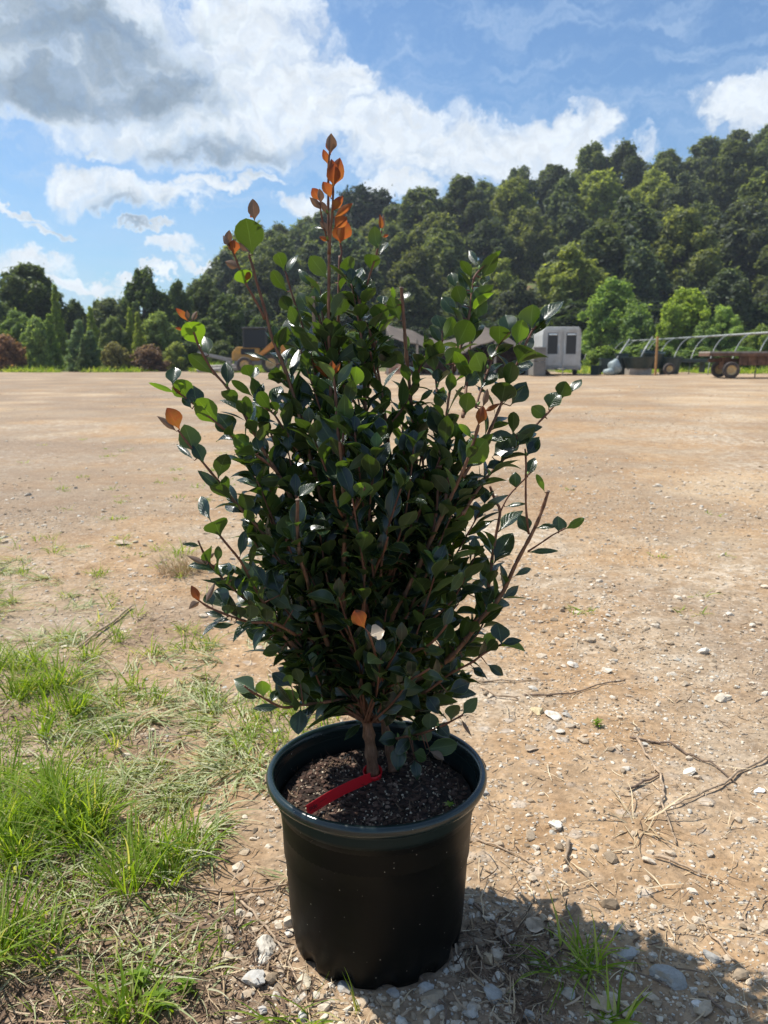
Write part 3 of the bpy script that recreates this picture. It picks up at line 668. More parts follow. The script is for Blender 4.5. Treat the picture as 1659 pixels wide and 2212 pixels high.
# rows of the wood climbing the hill
DK = [(.066, .092, .030), (.080, .108, .032), (.058, .084, .034), (.088, .112, .030), (.070, .094, .042)]
rows = [(85, 6.4, 'forest tree at the foot of the wooded hill, lowest leafy row'), (99, 7.0, 'forest tree low on the wooded hill, second row up'), (115, 7.6, 'forest tree halfway up the wooded hill'),
        (134, 8.0, 'forest tree high on the wooded hill below the crest'), (156, 7.4, 'forest tree on the skyline of the wooded hill')]
for ri, (D, sp_, lab) in enumerate(rows):
    P = 455 + ri * 22
    while P < 1790:
        y = D + rr_.uniform(-6, 6) * (ri < 4); x = xat(P, y) + rr_.uniform(-1, 1); tz = float(terrain(x, y))
        top = float(np.interp(P, tlx, tly)); frac = (.46, .62, .77, .92, 1.0)[ri]
        zt = CAM_H + (ztop(top, y) - CAM_H) * frac
        h = (zt - tz) * (rr_.uniform(.78, 1.14) if ri < 4 else rr_.uniform(.88, 1.0)); h = max(7, min(h, 28)); h = min(h, (ztop(top, y) - tz) * .98); wd = min(sp_ * rr_.uniform(1.0, 1.5), h * .62)
        sh = rr_.choice(['tall', 'tall', 'tall', 'round']); cq = rr_.choice(DK); f = rr_.uniform(1.3, 2.2)
        if rr_.random() < .12: cq = (.14, .18, .036)
        plant(sh, rr_.randrange(4), x, y, h, wd * (1.1 if sh == 'round' else .86), (cq[0] * f * 1.05, cq[1] * f * .93, cq[2] * f * 1.25), 'forest_tree', lab, 'forest trees covering the hill')
        P += sp_ / (y * K / FPX) * rr_.uniform(.66, 1.02)
plant('open', 0, xat(775, 150), 150, ztop(418, 150) - float(terrain(xat(775, 150), 150)), 11, (.03, .045, .02), 'pine_tree', 'flat-topped pine standing above the skyline right of the shrub tip', None)
plant('open', 0, xat(815, 151), 151, ztop(424, 151) - float(terrain(xat(815, 151), 151)), 10, (.03, .045, .022), 'pine_tree', 'second flat-topped pine, just right of the taller one on the skyline', None)
# understorey along the foot of the wood
P = 500
while P < 1760:
    D = 79 + rr_.uniform(-2, 2); h = rr_.uniform(3, 6.5); f = rr_.uniform(.8, 1.2)
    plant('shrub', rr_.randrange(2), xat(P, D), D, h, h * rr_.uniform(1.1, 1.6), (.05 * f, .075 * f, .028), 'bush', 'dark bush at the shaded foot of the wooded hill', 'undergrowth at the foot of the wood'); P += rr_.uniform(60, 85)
# nursery trees and shrubs across the lot: P x, P top, width P, D, shape, colour, name, label
NUR = [
 (14, 722, 70, 54, 'shrub', (.12, .075, .045), 'shrub', 'rust-red shrub at the far left edge'),
 (2, 648, 90, 63, 'round', (.05, .075, .03), 'tree', 'dark tree cut by the left picture edge'),
 (62, 588, 112, 66, 'tall', (.05, .072, .026), 'tree', 'tall dark green tree at left, highest of the left group'),
 (95, 600, 70, 67, 'tall', (.055, .08, .028), 'tree', 'slimmer dark tree joined to the tallest left one'),
 (128, 612, 48, 61, 'cone', (.10, .14, .03), 'tree', 'pointed yellow-green conifer right of the tall dark trees'),
 (40, 676, 90, 60, 'round', (.07, .11, .03), 'tree', 'mid green rounded tree in front of the tall dark ones'),
 (82, 682, 62, 56, 'shrub', (.12, .17, .055), 'shrub', 'pale green bushy shrub left of the blue-green conifer'),
 (112, 676, 52, 57, 'cone', (.10, .15, .035), 'shrub', 'bright green upright shrub beside the pale bushy one'),
 (165, 690, 66, 54, 'cone', (.085, .13, .065), 'shrub', 'blue-green conifer with feathery tiers'),
 (196, 712, 56, 54.5, 'cone', (.08, .125, .06), 'shrub', 'second blue-green conifer, right of the feathery one'),
 (178, 728, 34, 52.5, 'cone', (.055, .085, .035), 'shrub', 'narrow dark conifer in front of the blue-green pair'),
 (200, 660, 46, 60, 'cone', (.12, .16, .03), 'tree', 'yellow-green pyramid tree behind the blue-green conifers'),
 (235, 648, 70, 64, 'tall', (.07, .09, .045), 'tree', 'greyish thin-leaved tree left of the big round one'),
 (247, 738, 58, 53, 'shrub', (.10, .10, .04), 'shrub', 'olive-brown rounded shrub at the back edge of the lot'),
 (250, 690, 60, 58, 'round', (.08, .11, .04), 'tree', 'small olive tree behind the olive-brown shrub'),
 (284, 662, 40, 58, 'cone', (.12, .16, .032), 'tree', 'slim yellow-green tree left of the two slim ones'),
 (300, 672, 40, 57, 'cone', (.13, .165, .03), 'tree', 'yellowest slim tree in front of the big round one'),
 (312, 588, 96, 68, 'round', (.045, .07, .024), 'tree', 'big round dark tree standing alone above the others'),
 (318, 742, 72, 54, 'shrub', (.11, .08, .055), 'shrub', 'dusty red-brown shrub in front of the pale tree'),
 (345, 680, 84, 59, 'round', (.11, .15, .05), 'tree', 'pale green loose tree behind the red-brown shrub'),
 (386, 620, 52, 68, 'tall', (.05, .075, .026), 'tree', 'dark upright tree right of the big round one'),
 (380, 738, 50, 56, 'shrub', (.14, .17, .05), 'shrub', 'yellow-green low shrub right of the red-brown one'),
 (410, 735, 56, 57, 'shrub', (.05, .075, .03), 'shrub', 'dark low shrub left of the yellow machine'),
 (432, 608, 110, 72, 'round', (.05, .07, .028), 'tree', 'broad dark tree where the left group meets the wood'),
 (455, 690, 80, 64, 'round', (.05, .075, .026), 'tree', 'dark tree standing behind the machine bucket'),
 (490, 640, 70, 70, 'tall', (.05, .075, .024), 'tree', 'dark tree left of the tallest shrub stem'),
 (175, 655, 60, 72, 'round', (.05, .07, .03), 'tree', 'low hazy tree in the dip of the left skyline'),
 (215, 655, 60, 73, 'round', (.06, .08, .03), 'tree', 'hazy tree right of the dip in the left skyline'),
 (155, 665, 50, 71, 'round', (.05, .07, .03), 'tree', 'lowest tree in the dip of the left skyline'),
 (270, 650, 60, 74, 'round', (.05, .07, .026), 'tree', 'dark tree filling the gap left of the big round one'),
 (350, 640, 70, 73, 'round', (.05, .07, .026), 'tree', 'dark tree just behind the big round one at its right'),
 (480, 735, 60, 60, 'shrub', (.06, .08, .03), 'shrub', 'dark shrub right behind the machine bucket'),
 (700, 700, 90, 66, 'shrub', (.045, .07, .022), 'shrub', 'dark shrub behind the shrub stems right of the machine'),
 (640, 690, 90, 67, 'shrub', (.05, .08, .024), 'shrub', 'green shrub directly behind the yellow machine'),
 (770, 715, 80, 64, 'shrub', (.05, .085, .024), 'shrub', 'green shrub left of the shade-cloth shelter'),
 (570, 680, 80, 68, 'shrub', (.045, .07, .022), 'shrub', 'dark shrub behind the machine cab'),
 (1318, 612, 128, 69, 'round', (.10, .155, .038), 'tree', 'light green round tree right of the white trailer'),
 (1370, 665, 90, 66, 'shrub', (.075, .12, .034), 'shrub', 'mid green bush between the round tree and the yellow-green one'),
 (1475, 628, 88, 61, 'tall', (.13, .18, .03), 'tree', 'bright yellow-green young tree, brightest on the right'),
 (1440, 665, 50, 60, 'tall', (.12, .17, .03), 'tree', 'smaller yellow-green sapling left of the brightest one'),
 (1562, 666, 84, 60, 'round', (.13, .19, .055), 'tree', 'pale green tree right of the brightest young tree'),
 (1520, 690, 80, 59, 'shrub', (.10, .15, .045), 'shrub', 'pale bush under the bright young tree'),
 (1640, 700, 70, 57, 'shrub', (.10, .14, .035), 'shrub', 'light green bush at the right edge above the wagon'),
 (1400, 735, 120, 57, 'shrub', (.085, .13, .035), 'shrub', 'low weedy bush behind the dark tubs'),
 (1300, 745, 80, 56, 'shrub', (.09, .135, .028), 'shrub', 'bright weedy bush right beside the white trailer'),
 (1500, 748, 130, 55, 'shrub', (.07, .11, .03), 'shrub', 'low green bush behind the hoop frame'),
 (1600, 748, 130, 54, 'shrub', (.07, .12, .03), 'shrub', 'low green bush behind the wagon'),
]
for (P, top, wP, D, sh, c, nm, lab) in NUR:
    x = xat(P, D); tz = float(terrain(x, D)); plant(sh, rr_.randrange(4), x, D, ztop(top, D) - tz, wP * K * D / FPX, (c[0] * 2.4, c[1] * 2.2, c[2] * 2.5), nm, lab, 'nursery trees and shrubs at the edge of the lot')
for lst in PT.values():
    for s_ in lst:
        if s_ not in used:
            for c in [c for c in bpy.data.objects if c.parent == s_]: bpy.data.objects.remove(c)
            bpy.data.objects.remove(s_)
# weeds on the far edge of the lot
r = np.random.default_rng(88); n = 30000
yy = r.uniform(51, 60, n); xx = np.where(r.random(n) < .55, r.uniform(-33, -7, n), r.uniform(11, 32, n)); yy = np.where(xx > 9, r.uniform(46.5, 58, n), yy); k = (vn(xx, yy, .35, 3) > .44); xx = xx[k]; yy = yy[k]; n = len(xx)
V, Fc = strips(np.stack([xx, yy, ground_z(xx, yy)], -1), r.uniform(0, 6.28, n), r.uniform(.8, 1.5, n), r.uniform(.2, 1.5, n), r.uniform(.2, .6, n), r.uniform(.03, .07, n), 3, 89)
tag(mesh_np('weeds', V, Fc, M_GRASS), 'green weeds along the back edge of the dirt lot', 'weeds', kind='stuff')

# ------------------------------------------------------------------ things across the lot
M_WHITE = mat('white_paint', (.52, .52, .49), .45, vary=.08, scale=3, dirt=(.40, .36, .30)); M_GLASS = mat('dark_glass', (.035, .036, .036), .3, spec=.35)
M_CHROME = mat('bright_metal', (.7, .7, .7), .25, metal=.9); M_TYRE = mat('tyre_rubber', (.06, .05, .045), .85, vary=.3, dirt=(.22, .16, .11))
M_YEL = mat('machine_yellow', (.62, .32, .05), .5, vary=.12, scale=3, dirt=(.36, .22, .10)); M_STEEL = mat('grey_steel', (.30, .29, .27), .5, metal=.4, vary=.2)
M_RUST = mat('rusty_steel', (.14, .075, .045), .85, vary=.4, scale=5, dirt=(.22, .12, .07)); M_WOODG = mat('weathered_wood', (.36, .32, .27), .8, vary=.25, scale=5)
M_RIM = mat('cream_rim', (.62, .46, .22), .6, vary=.2, dirt=(.3, .2, .12)); M_CLOTH = mat('shade_cloth', (.105, .08, .06), .9, vary=.15, scale=2)
M_MULCH = mat('mulch_earth', (.12, .060, .038), .95, vary=.5, scale=4, bump=.05); M_CONC = mat('concrete', (.20, .19, .17), .85, vary=.15, scale=3)
M_TUB = mat('dark_green_plastic', (.025, .045, .04), .45, vary=.2); M_GALV = mat('galvanised_pipe', (.28, .29, .27), .50, metal=.3, vary=.1)
M_STAKE = mat('new_timber', (.45, .24, .09), .75, vary=.15); M_DIRTY = mat('dusty_plastic', (.30, .36, .36), .55, vary=.2)
def wheel(parent, c, r_, wd, ax='y', rim=M_RIM, name='wheel'):
    f = empty(name, c) ; f.parent = parent
    pf = [(r_ * .58, -wd / 2), (r_ * .93, -wd / 2), (r_, -wd * .3), (r_, wd * .3), (r_ * .93, wd / 2), (r_ * .58, wd / 2)]
    m_ = MB(); m_.lathe(pf, 28, axis=ax, mod=lambda q, z, a: q * (1 + (.018 if q > r_ * .97 and int(a * 28 / 6.283 + .5) % 2 else 0))); m_.build('tyre', M_TYRE, f)
    m_ = MB(); m_.lathe([(.001, -wd * .18), (r_ * .18, -wd * .25), (r_ * .22, -wd * .12), (r_ * .45, -wd * .10), (r_ * .56, -wd * .42), (r_ * .61, -wd * .44), (r_ * .61, wd * .44), (r_ * .3, wd * .1), (.001, wd * .1)], 28, axis=ax)
    m_.build('rim', rim, f, smooth=True); return f
# white box trailer seen from its double-door end
D = 43; zx = xat(1213, D); k1 = K * D / FPX
t = empty('box_trailer', (zx, D, 0), R(-4), 'small white box trailer with two tall dark windowed doors', 'trailer')
W, Hh, z0 = 82 * k1, 84 * k1, .42; m_ = MB()
sec = [(-W / 2, z0), (W / 2, z0), (W / 2 * .99, z0 + Hh * .8), (W / 2 * .95, z0 + Hh * .93), (W / 2 * .84, z0 + Hh), (-W / 2 * .84, z0 + Hh), (-W / 2 * .95, z0 + Hh * .93), (-W / 2 * .99, z0 + Hh * .8)]
m_.prism(sec, 0, 4.2); m_.build('body', M_WHITE, t, bevel=.03)
for s in (-1, 1):
    dr = MB(); cx = s * W * .235; dw, dh = W * .40, Hh * .90; zb = z0 + Hh * .04
    for bx in [((cx - dw * .41, -.035, zb + dh / 2), (dw * .18, .07, dh)), ((cx + dw * .41, -.035, zb + dh / 2), (dw * .18, .07, dh)), ((cx, -.035, zb + dh * .16), (dw * .64, .07, dh * .32)), ((cx, -.035, zb + dh * .95), (dw * .64, .07, dh * .10))]: dr.box(*bx)
    d = dr.build('door', M_WHITE, t, bevel=.01)
    g = MB(); g.box((cx, -.02, zb + dh * .61), (dw * .64, .03, dh * .58)); g.build('window', M_GLASS, d)
    g = MB(); g.box((cx, -.06, zb + dh * .86), (dw * .56, .06, dh * .05)); g.build('window_hood', M_CHROME, d, bevel=.01)
    g = MB(); g.tube([(cx - s * dw * .4, -.1, zb + dh * .3), (cx - s * dw * .4, -.1, zb + dh * .55)], .018); g.build('handle', M_CHROME, d)
    g = MB(); g.prism([(s * W * .50, .25), (s * W * .62, .25), (s * W * .62, .62), (s * W * .50, .72)] if s > 0 else [(s * W * .62, .25), (s * W * .50, .25), (s * W * .50, .72), (s * W * .62, .62)], 1.2, 3.2); g.build('fender', M_WHITE, t, bevel=.02)
    wheel(t, (s * W * .50, 1.8, .34), .34, .2, 'x', M_CHROME)
g = MB(); g.box((0, -.04, z0 - .06), (W * 1.0, .16, .14)); g.build('bumper', M_STEEL, t, bevel=.01)
g = MB(); g.tube([(-.35, 0, z0 - .08), (0, -.8, z0 - .1)], .04); g.tube([(.35, 0, z0 - .08), (0, -.8, z0 - .1)], .04); g.tube([(0, -.75, 0), (0, -.75, .55)], .035); g.build('tow_hitch', M_STEEL, t)
# yellow backhoe loader
D = 51; k1 = K * D / FPX; L0 = xat(580, D)
t = empty('backhoe_loader', (L0, D, 0), R(6), 'yellow backhoe loader parked across the lot with its arm raised', 'loader')
M_CABG = mat('cab_glass', (.018, .022, .026), .35, spec=.25); M_ORG = mat('arm_orange', (.60, .24, .04), .5, vary=.15, scale=3, dirt=(.36, .2, .10))
m_ = MB(); m_.prism([(-2.25, .75), (-.55, .72), (-.55, 1.5), (-1.9, 1.58), (-2.2, 1.25)], -.5, .5); m_.build('hood', M_YEL, t, bevel=.04)
m_ = MB(); m_.box((-1.25, -.53, 1.28), (.85, .05, .34)); m_.build('engine_grille', M_CABG, t)
m_ = MB(); m_.box((-.5, 0, .62), (3.2, .8, .3)); m_.build('chassis', M_STEEL, t, bevel=.03)
c = MB(); c.box((-.8, 0, 2.70), (1.55, 1.3, .11)); M_DKS = mat('dark_steel', (.06, .06, .055), .6); cb_ = c.build('cab', M_DKS, t, bevel=.03)
for sx_ in (-1.5, -.12):
    for sy_ in (-.58, .58): c = MB(); c.box((sx_, sy_, 2.08), (.08, .08, 1.16)); c.build('cab_post', M_DKS, cb_)
for sy_ in (-.55, .55): c = MB(); c.box((-.81, sy_, 2.06), (1.28, .02, 1.1)); c.build('window', M_CABG, cb_)
c = MB(); c.box((-1.5, 0, 2.06), (.02, 1.06, 1.1)); c.build('window', M_CABG, cb_)
for s in (-1, 1):
    a = MB(); a.prism([(-.75, 1.0), (-.6, .85), (.55, 1.72), (.78, 1.70), (.78, .55), (1.05, .55), (1.08, 2.0), (.45, 2.08)], s * .78 - .09, s * .78 + .09); a.build('loader_arm', M_ORG, t, bevel=.02)
a = MB(); a.box((.92, 0, 1.0), (.2, 1.4, .8)); a.build('rear_plate', M_ORG, t, bevel=.02)
a = MB(); a.prism([(-4.4, 1.15), (-4.3, 1.3), (-2.2, .85), (-2.25, .6)], -.1, .1); a.build('boom', M_STEEL, t, bevel=.02)
a = MB(); a.prism([(-3.1, .06), (-2.4, .04), (-2.3, .6), (-2.45, .7), (-2.7, .3)], -.9, .9); a.build('bucket', M_STEEL, t, bevel=.02)
for s in (-1, 1): wheel(t, (.15, s * .9, .56), .56, .4); wheel(t, (-1.45, s * .9, .48), .48, .36)
p = at((478, 792), 50)
m_ = MB(); 
for i in range(5): m_.tube([(-1.5 + .1 * i, i * .25, .15 + (i % 2) * .18), (1.4, i * .22, .25 + (i % 3) * .15)], .13 - .01 * i, 9)
o = m_.build('log_pile', M_WOODG, smooth=True); o.location = (p.x, 50, 0); tag(o, 'small pile of grey logs left of the yellow loader', 'logs')
# shade-cloth shelter over reddish mulch
D = 44; k1 = K * D / FPX
def sx(P): return (P - 829.5) * k1 * .98
def sz_(P): return CAM_H + (771 - P) * k1
t = empty('shelter', (sx(1000), D, 0), 0, 'low open shelter with a sagging brown shade-cloth roof', 'shelter')
top = [(835, 697), (865, 704), (900, 712), (935, 727), (965, 733), (1000, 728), (1035, 712), (1066, 702), (1100, 712), (1140, 736), (1172, 757)]
V = []; nX, nY = 41, 9; xs = np.linspace(0, 10, nX)
for j in range(nY):
    for i in range(nX):
        a, b = top[int(min(9, xs[i] // 1))], top[int(min(10, xs[i] // 1 + 1))]; f = xs[i] - int(min(9, xs[i] // 1))
        P = a[0] + (b[0] - a[0]) * f; q = a[1] + (b[1] - a[1]) * f; v = j / (nY - 1)
        V.append((sx(P) - sx(1000), (v - .15) * 5.5, sz_(q) - .85 * (1 - v) ** 1.5 + .04 * math.sin(i * .9 + j) - .25 * math.sin(v * 3.14)))
F_ = [(j * nX + i, j * nX + i + 1, (j + 1) * nX + i + 1, (j + 1) * nX + i) for j in range(nY - 1) for i in range(nX - 1)]
m_ = MB(); m_.add(V, F_); o = m_.build('roof_cloth', M_CLOTH, t, smooth=True); s_ = o.modifiers.new('thick', 'SOLIDIFY'); s_.thickness = .03
for P, q in ((837, 712), (900, 728), (985, 745), (1066, 722), (1140, 752), (1172, 768)):
    m_ = MB(); m_.box((sx(P) - sx(1000), -.7, (sz_(q) - .15) / 2), (.12, .12, sz_(q) - .15)); m_.build('post', M_WOODG, t)
for P, q in ((837, 700), (1000, 732), (1172, 760)):
    m_ = MB(); m_.box((sx(P) - sx(1000), 4.4, sz_(q) / 2), (.12, .12, sz_(q))); m_.build('post', M_WOODG, t)
def heap(P, D, wd, h, m__, lab, name='mulch_pile'):
    V0, F0 = ICO3; V = V0.copy(); V[:, 2] = np.maximum(V[:, 2], -.1); V = V * [wd / 2, wd * .35, h]
    V = np.array([v * (1 + .22 * mnoise.noise(Vector(v) * 1.6 + Vector((P, 0, 0))) + .07 * mnoise.noise(Vector(v) * 6)) for v in V])
    o = mesh_np(name, V, F0, m__, smooth=False); o.location = (sx(P) * D / 44, D, 0); return tag(o, lab, 'heap')
heap(1075, 47, 5.6, 1.5, M_MULCH, 'largest red-brown mulch heap under the right end of the shelter')
heap(950, 48, 4.4, 1.0, M_MULCH, 'lower red-brown mulch heap under the middle of the shelter')
heap(880, 47, 2.6, .6, M_MULCH, 'smallest mulch heap under the left end of the shelter')
m_ = MB(); 
for i in range(2): m_.box((0, 0, .36 + i * .74), (.62, 2.4, .72))
o = m_.build('concrete_block', M_CONC, bevel=.03); o.location = (sx(1147), 42.6, 0); tag(o, 'two stacked grey concrete blocks left of the white trailer', 'concrete block')
# hoop frame
t = empty('hoop_frame', (19.4, 58, 0), 0, 'bare metal hoop frame of a greenhouse along the weedy strip', 'greenhouse frame')
A_, B_ = Vector((19.5, 76, 2.25)), Vector((19.4, 37.5, 2.15)); O_ = Vector(t.location)
m_ = MB(); m_.tube([A_ - O_, A_.lerp(B_, .5) - O_ + Vector((0, 0, -.03)), B_ - O_], .06, 8); m_.build('ridge_pipe', M_GALV, t, smooth=True)
for i in range(15):
    f = i / 14; q = A_.lerp(B_, f); wd_ = 2.2; pts = []
    for j in range(13):
        a = j / 12 * math.pi / 2; pts.append(q + Vector((-wd_ * math.sin(a), -2.6 * math.sin(a), -q.z + (q.z - .0) * math.cos(a) ** .9)) - O_)
    m_ = MB(); m_.tube(pts, .026, 6); m_.build('hoop', M_GALV, t, smooth=True)
    pts2 = [Vector((2 * (q - O_).x - p.x, p.y * 1, p.z)) for p in pts]
for i, (a, b, lab) in enumerate([((1315, 806), (1360, 733), 'loose metal pipe leaning left, nearest the white trailer'), ((1375, 790), (1410, 728), 'loose metal pipe leaning above the dark tubs')]):
    p, q = at(a, 45), at(b, 45.6); p.z = max(p.z, .02); m_ = MB(); m_.tube([Vector((0, 0, 0)), (q - p) * .5 + Vector((0, 0, .08)), q - p], .05, 8); o = m_.build('pipe', M_GALV, smooth=True); o.location = p; tag(o, lab, 'pipe', 'loose pipes by the hoop frame')
# timber stake
p = at((1416, 800), 43); m_ = MB(); m_.box((0, 0, .95), (.1, .1, 2.1)); o = m_.build('timber_stake', M_STAKE, bevel=.01); o.location = (p.x, 43, 0); tag(o, 'upright orange-brown timber stake by the dark tubs', 'stake')
# tubs, barrels and sacks
def tub(P, D, wd, h, rz, tilt, m__, lab, name='plastic_tub', z=0, n=28, taper=.72):
    x = xat(P, D); o_ = empty(name, (x, D, z + (wd * .12 if tilt else 0)), rz, lab, 'tub', 'tubs and bins dumped by the hoop frame')
    m_ = MB(); m_.lathe([(.001, 0), (wd / 2 * taper, 0), (wd / 2 * .96, h * .93), (wd / 2 * .93, h * .93), (wd / 2 * taper * .95, h * .05), (.001, h * .05)], n); m_.build('bowl', m__, o_, smooth=False)
    m_ = MB(); m_.lathe([(wd / 2 * .93, h * .92), (wd / 2 * 1.06, h * .92), (wd / 2 * 1.06, h), (wd / 2 * .93, h), (wd / 2 * .93, h * .92)], n); m_.build('rim', m__, o_)
    o_.rotation_euler = (tilt, 0, rz); return o_
tub(1381, 44.5, 1.75, .62, 0, 0, M_TUB, 'widest dark green tub left of the orange stake', z=.35)
m_ = MB(); m_.box((0, 0, .17), (1.2, .9, .34)); o = m_.build('pallet', M_WOODG); o.location = (xat(1381, 44.5), 44.5, 0); tag(o, 'low wooden pallet under the widest tub', 'pallet')
tub(1408, 46, 1.3, .9, .3, .15, M_TUB, 'tall dark tub right behind the orange stake', z=.2)
tub(1448, 46, 1.4, .95, .3, 0, M_TUB, 'dark tub right of the orange stake')
tub(1344, 45.5, .75, 1.15, .2, 0, M_TUB, 'narrow dark barrel left of the widest tub', 'barrel', taper=.9)
tub(1312, 45.2, 1.15, .72, .7, .1, M_TUB, 'square-looking dark bin nearest the white trailer', n=4, taper=.9)
tub(1290, 44.6, .7, .5, .2, 0, M_TUB, 'small black bin close to the white trailer', n=4, taper=.9)
def sack(P, D, wd, h, m__, lab, seed):
    V0, F0 = ICO3; V = V0 * [wd / 2, wd / 2 * .8, h / 2]; V = np.array([v * (1 + .3 * mnoise.noise(Vector(v) * 3 + Vector((seed, 0, 0)))) for v in V]); V[:, 2] += h * .45
    o = mesh_np('sack', V, F0, m__, smooth=True); o.location = (xat(P, D), D, 0); return tag(o, lab, 'sack', 'crumpled pale sacks')
sack(1330, 44.2, .7, .9, M_DIRTY, 'grey-green crumpled sack left of the widest tub', 3); sack(1318, 43.9, .6, .4, M_DIRTY, 'low crumpled sack at the foot of the grey-green one', 7)
wheel_o = wheel(None, (xat(1448, 43), 43, .33), .3, .2); tag(wheel_o, 'loose orange-hubbed wheel in the weeds right of the stake', 'wheel'); wheel_o.name = 'loose_wheel'
m_ = MB(); m_.box((0, 0, .75), (2.6, .8, .2)); m_.box((-.9, 0, .4), (.12, .6, .6)); m_.box((.9, 0, .4), (.12, .6, .6)); o = m_.build('work_bench', M_TUB, bevel=.02); o.location = (xat(1485, 46), 46, 0); tag(o, 'low dark bench behind the weeds right of the stake', 'bench')
# flat wagon
D = 37; k1 = K * D / FPX; x0 = xat(1534, D)
t = empty('hay_wagon', (x0, D, 0), R(-9), 'rusty flatbed farm wagon with cream-coloured wheels at the right edge', 'wagon')
m_ = MB(); m_.box((3.3, 1.1, 1.17), (6.6, 2.2, .07)); m_.build('deck', M_WOODG, t)
m_ = MB(); m_.box((3.3, .02, 1.06), (6.6, .1, .14)); m_.box((3.3, 2.18, 1.06), (6.6, .1, .14)); m_.box((.03, 1.1, 1.06), (.08, 2.2, .14)); m_.build('deck_frame', M_RUST, t)
m_ = MB(); m_.box((3.9, .12, .80), (5.2, .04, .44)); sd = m_.build('side_panel', M_RUST, t)
for i in range(14): m_ = MB(); m_.box((1.35 + i * .39, .07, .80), (.09, .08, .40)); m_.build('rib', M_RUST, sd)
m_ = MB(); m_.box((3.3, 1.1, .80), (6.2, .16, .16)); m_.box((.95, 1.1, .45), (.12, 2.0, .12)); m_.box((5.6, 1.1, .45), (.12, 2.0, .12)); m_.box((.95, 1.1, .7), (.3, .9, .5)); m_.box((5.6, 1.1, .7), (.3, .9, .5)); m_.build('undercarriage', M_RUST, t)
for xq in (.95, 5.6):
    for yq in (.12, 2.1): wheel(t, (xq, yq - .2 if yq < 1 else yq, .37), .37, .24)

# ------------------------------------------------------------------ nursery pot, potting mix, tag
def pot_mat():
    m_ = bpy.data.materials.new('black_plastic'); m_.use_nodes = True; t = NT(m_.node_tree); b = t.n['Principled BSDF']
    c = t.node('ShaderNodeTexCoord').outputs['Object']; sp_ = t.node('ShaderNodeSeparateXYZ'); t.put(sp_.inputs[0], c)
    base = t.mix(t.step(sp_.outputs[2], .245, .262), (.0035, .0042, .0038), (.010, .021, .020))
    v = t.node('ShaderNodeTexVoronoi'); t.put(v.inputs['Vector'], c); v.inputs['Scale'].default_value = 150
    sv = t.node('ShaderNodeSeparateColor'); t.put(sv.inputs[0], v.outputs['Color'])
    speck = t.m('MULTIPLY', t.step(v.outputs['Distance'], .16, .08), t.step(sv.outputs[0], .90, .94))
    dust = t.m('MULTIPLY', t.step(t.noise(c, 14, 7, .7), .50, .80), t.m('MULTIPLY', t.step(sp_.outputs[2], .11, .0), .16))
    scr = t.m('MULTIPLY', t.step(t.noise(t.vm('MULTIPLY', c, (1, 1, 9)), 9, 8, .75), .66, .72), .10)
    base = t.mix(t.m('MAXIMUM', dust, scr), base, (.16, .12, .085)); base = t.mix(t.m('MULTIPLY', speck, .7), base, (.50, .45, .36))
    t.put(b.inputs['Base Color'], base); t.put(b.inputs['Roughness'], t.m('SUBTRACT', t.m('MULTIPLY_ADD', t.noise(c, 22, 5), .22, .32), t.m('MULTIPLY', t.step(sp_.outputs[2], .270, .276), .20)))
    t.put(b.inputs['Specular IOR Level'], t.m('MULTIPLY_ADD', t.step(sp_.outputs[2], .270, .276), .5, .14))
    t.put(b.inputs['Normal'], t.bump(t.noise(c, 30, 4), .25, .0015)); return m_
M_POT = pot_mat()
pz = float(near_h(np.array([POT.x]), np.array([POT.y]))[0])
pot = empty('nursery_pot', (POT.x, POT.y, 0), 0, 'black plastic nursery pot with a rolled dark green rim', 'plant pot')
def scal(r_, z, a):
    if z < .036 and r_ > .10:
        s = max(0.0, math.cos(a * 13)); f = smooth = max(0, (.036 - z) / .036)
        return r_ * (1 - .075 * (s ** .8) * f)
    return r_
m_ = MB()
prof = [(.001, .006), (.12, .006), (.131, .000), (.139, .001), (.1415, .010), (.1425, .018), (.1435, .026), (.1445, .036), (.1465, .07), (.1500, .14), (.1555, .22), (.1585, .245), (.1600, .250), (.1625, .252), (.1640, .258), (.1660, .272)]
m_.lathe(prof, 208, mod=scal); m_.build('wall', M_POT, pot, smooth=True)
m_ = MB(); m_.lathe([(.1530, .16), (.1555, .236), (.1575, .238), (.1625, .262), (.1640, .284)], 96); m_.build('inner_wall', M_POT, pot, smooth=True)
m_ = MB(); ring = [(.1640, .284), (.1655, .2925), (.1690, .2965), (.1725, .2970), (.1760, .2950), (.1785, .2905), (.1785, .2850), (.1765, .2805), (.1735, .2785), (.1700, .2790), (.1660, .272)]
m_.lathe(ring, 128); m_.build('rim', M_POT, pot, smooth=True)
m_ = MB()
for a in (R(188), R(8)): m_.box((.1789 * math.cos(a), .1789 * math.sin(a), .2875), (.003, .024, .004), a, 1)
m_.build('rim_slot', mat('slot_brown', (.25, .17, .11), .9), pot)  # small brown blocks marking the slots on the rim
SZ = .247
soil_m = bpy.data.materials.new('potting_mix'); soil_m.use_nodes = True; t = NT(soil_m.node_tree); b = t.n['Principled BSDF']; c = t.node('ShaderNodeTexCoord').outputs['Object']
n = t.noise(c, 120, 6, .7); t.put(b.inputs['Base Color'], t.ramp(n, [(.3, (.012, .008, .006)), (.55, (.034, .022, .015)), (.75, (.075, .05, .034))])); b.inputs['Roughness'].default_value = .95; t.put(b.inputs['Normal'], t.bump(n, 1, .006))
g_ = np.linspace(-.156, .156, 150); X2, Y2 = np.meshgrid(g_, g_); rr2 = np.hypot(X2, Y2); s_ = np.minimum(1, .1555 / np.maximum(rr2, 1e-6)); X2 = X2 * s_; Y2 = Y2 * s_
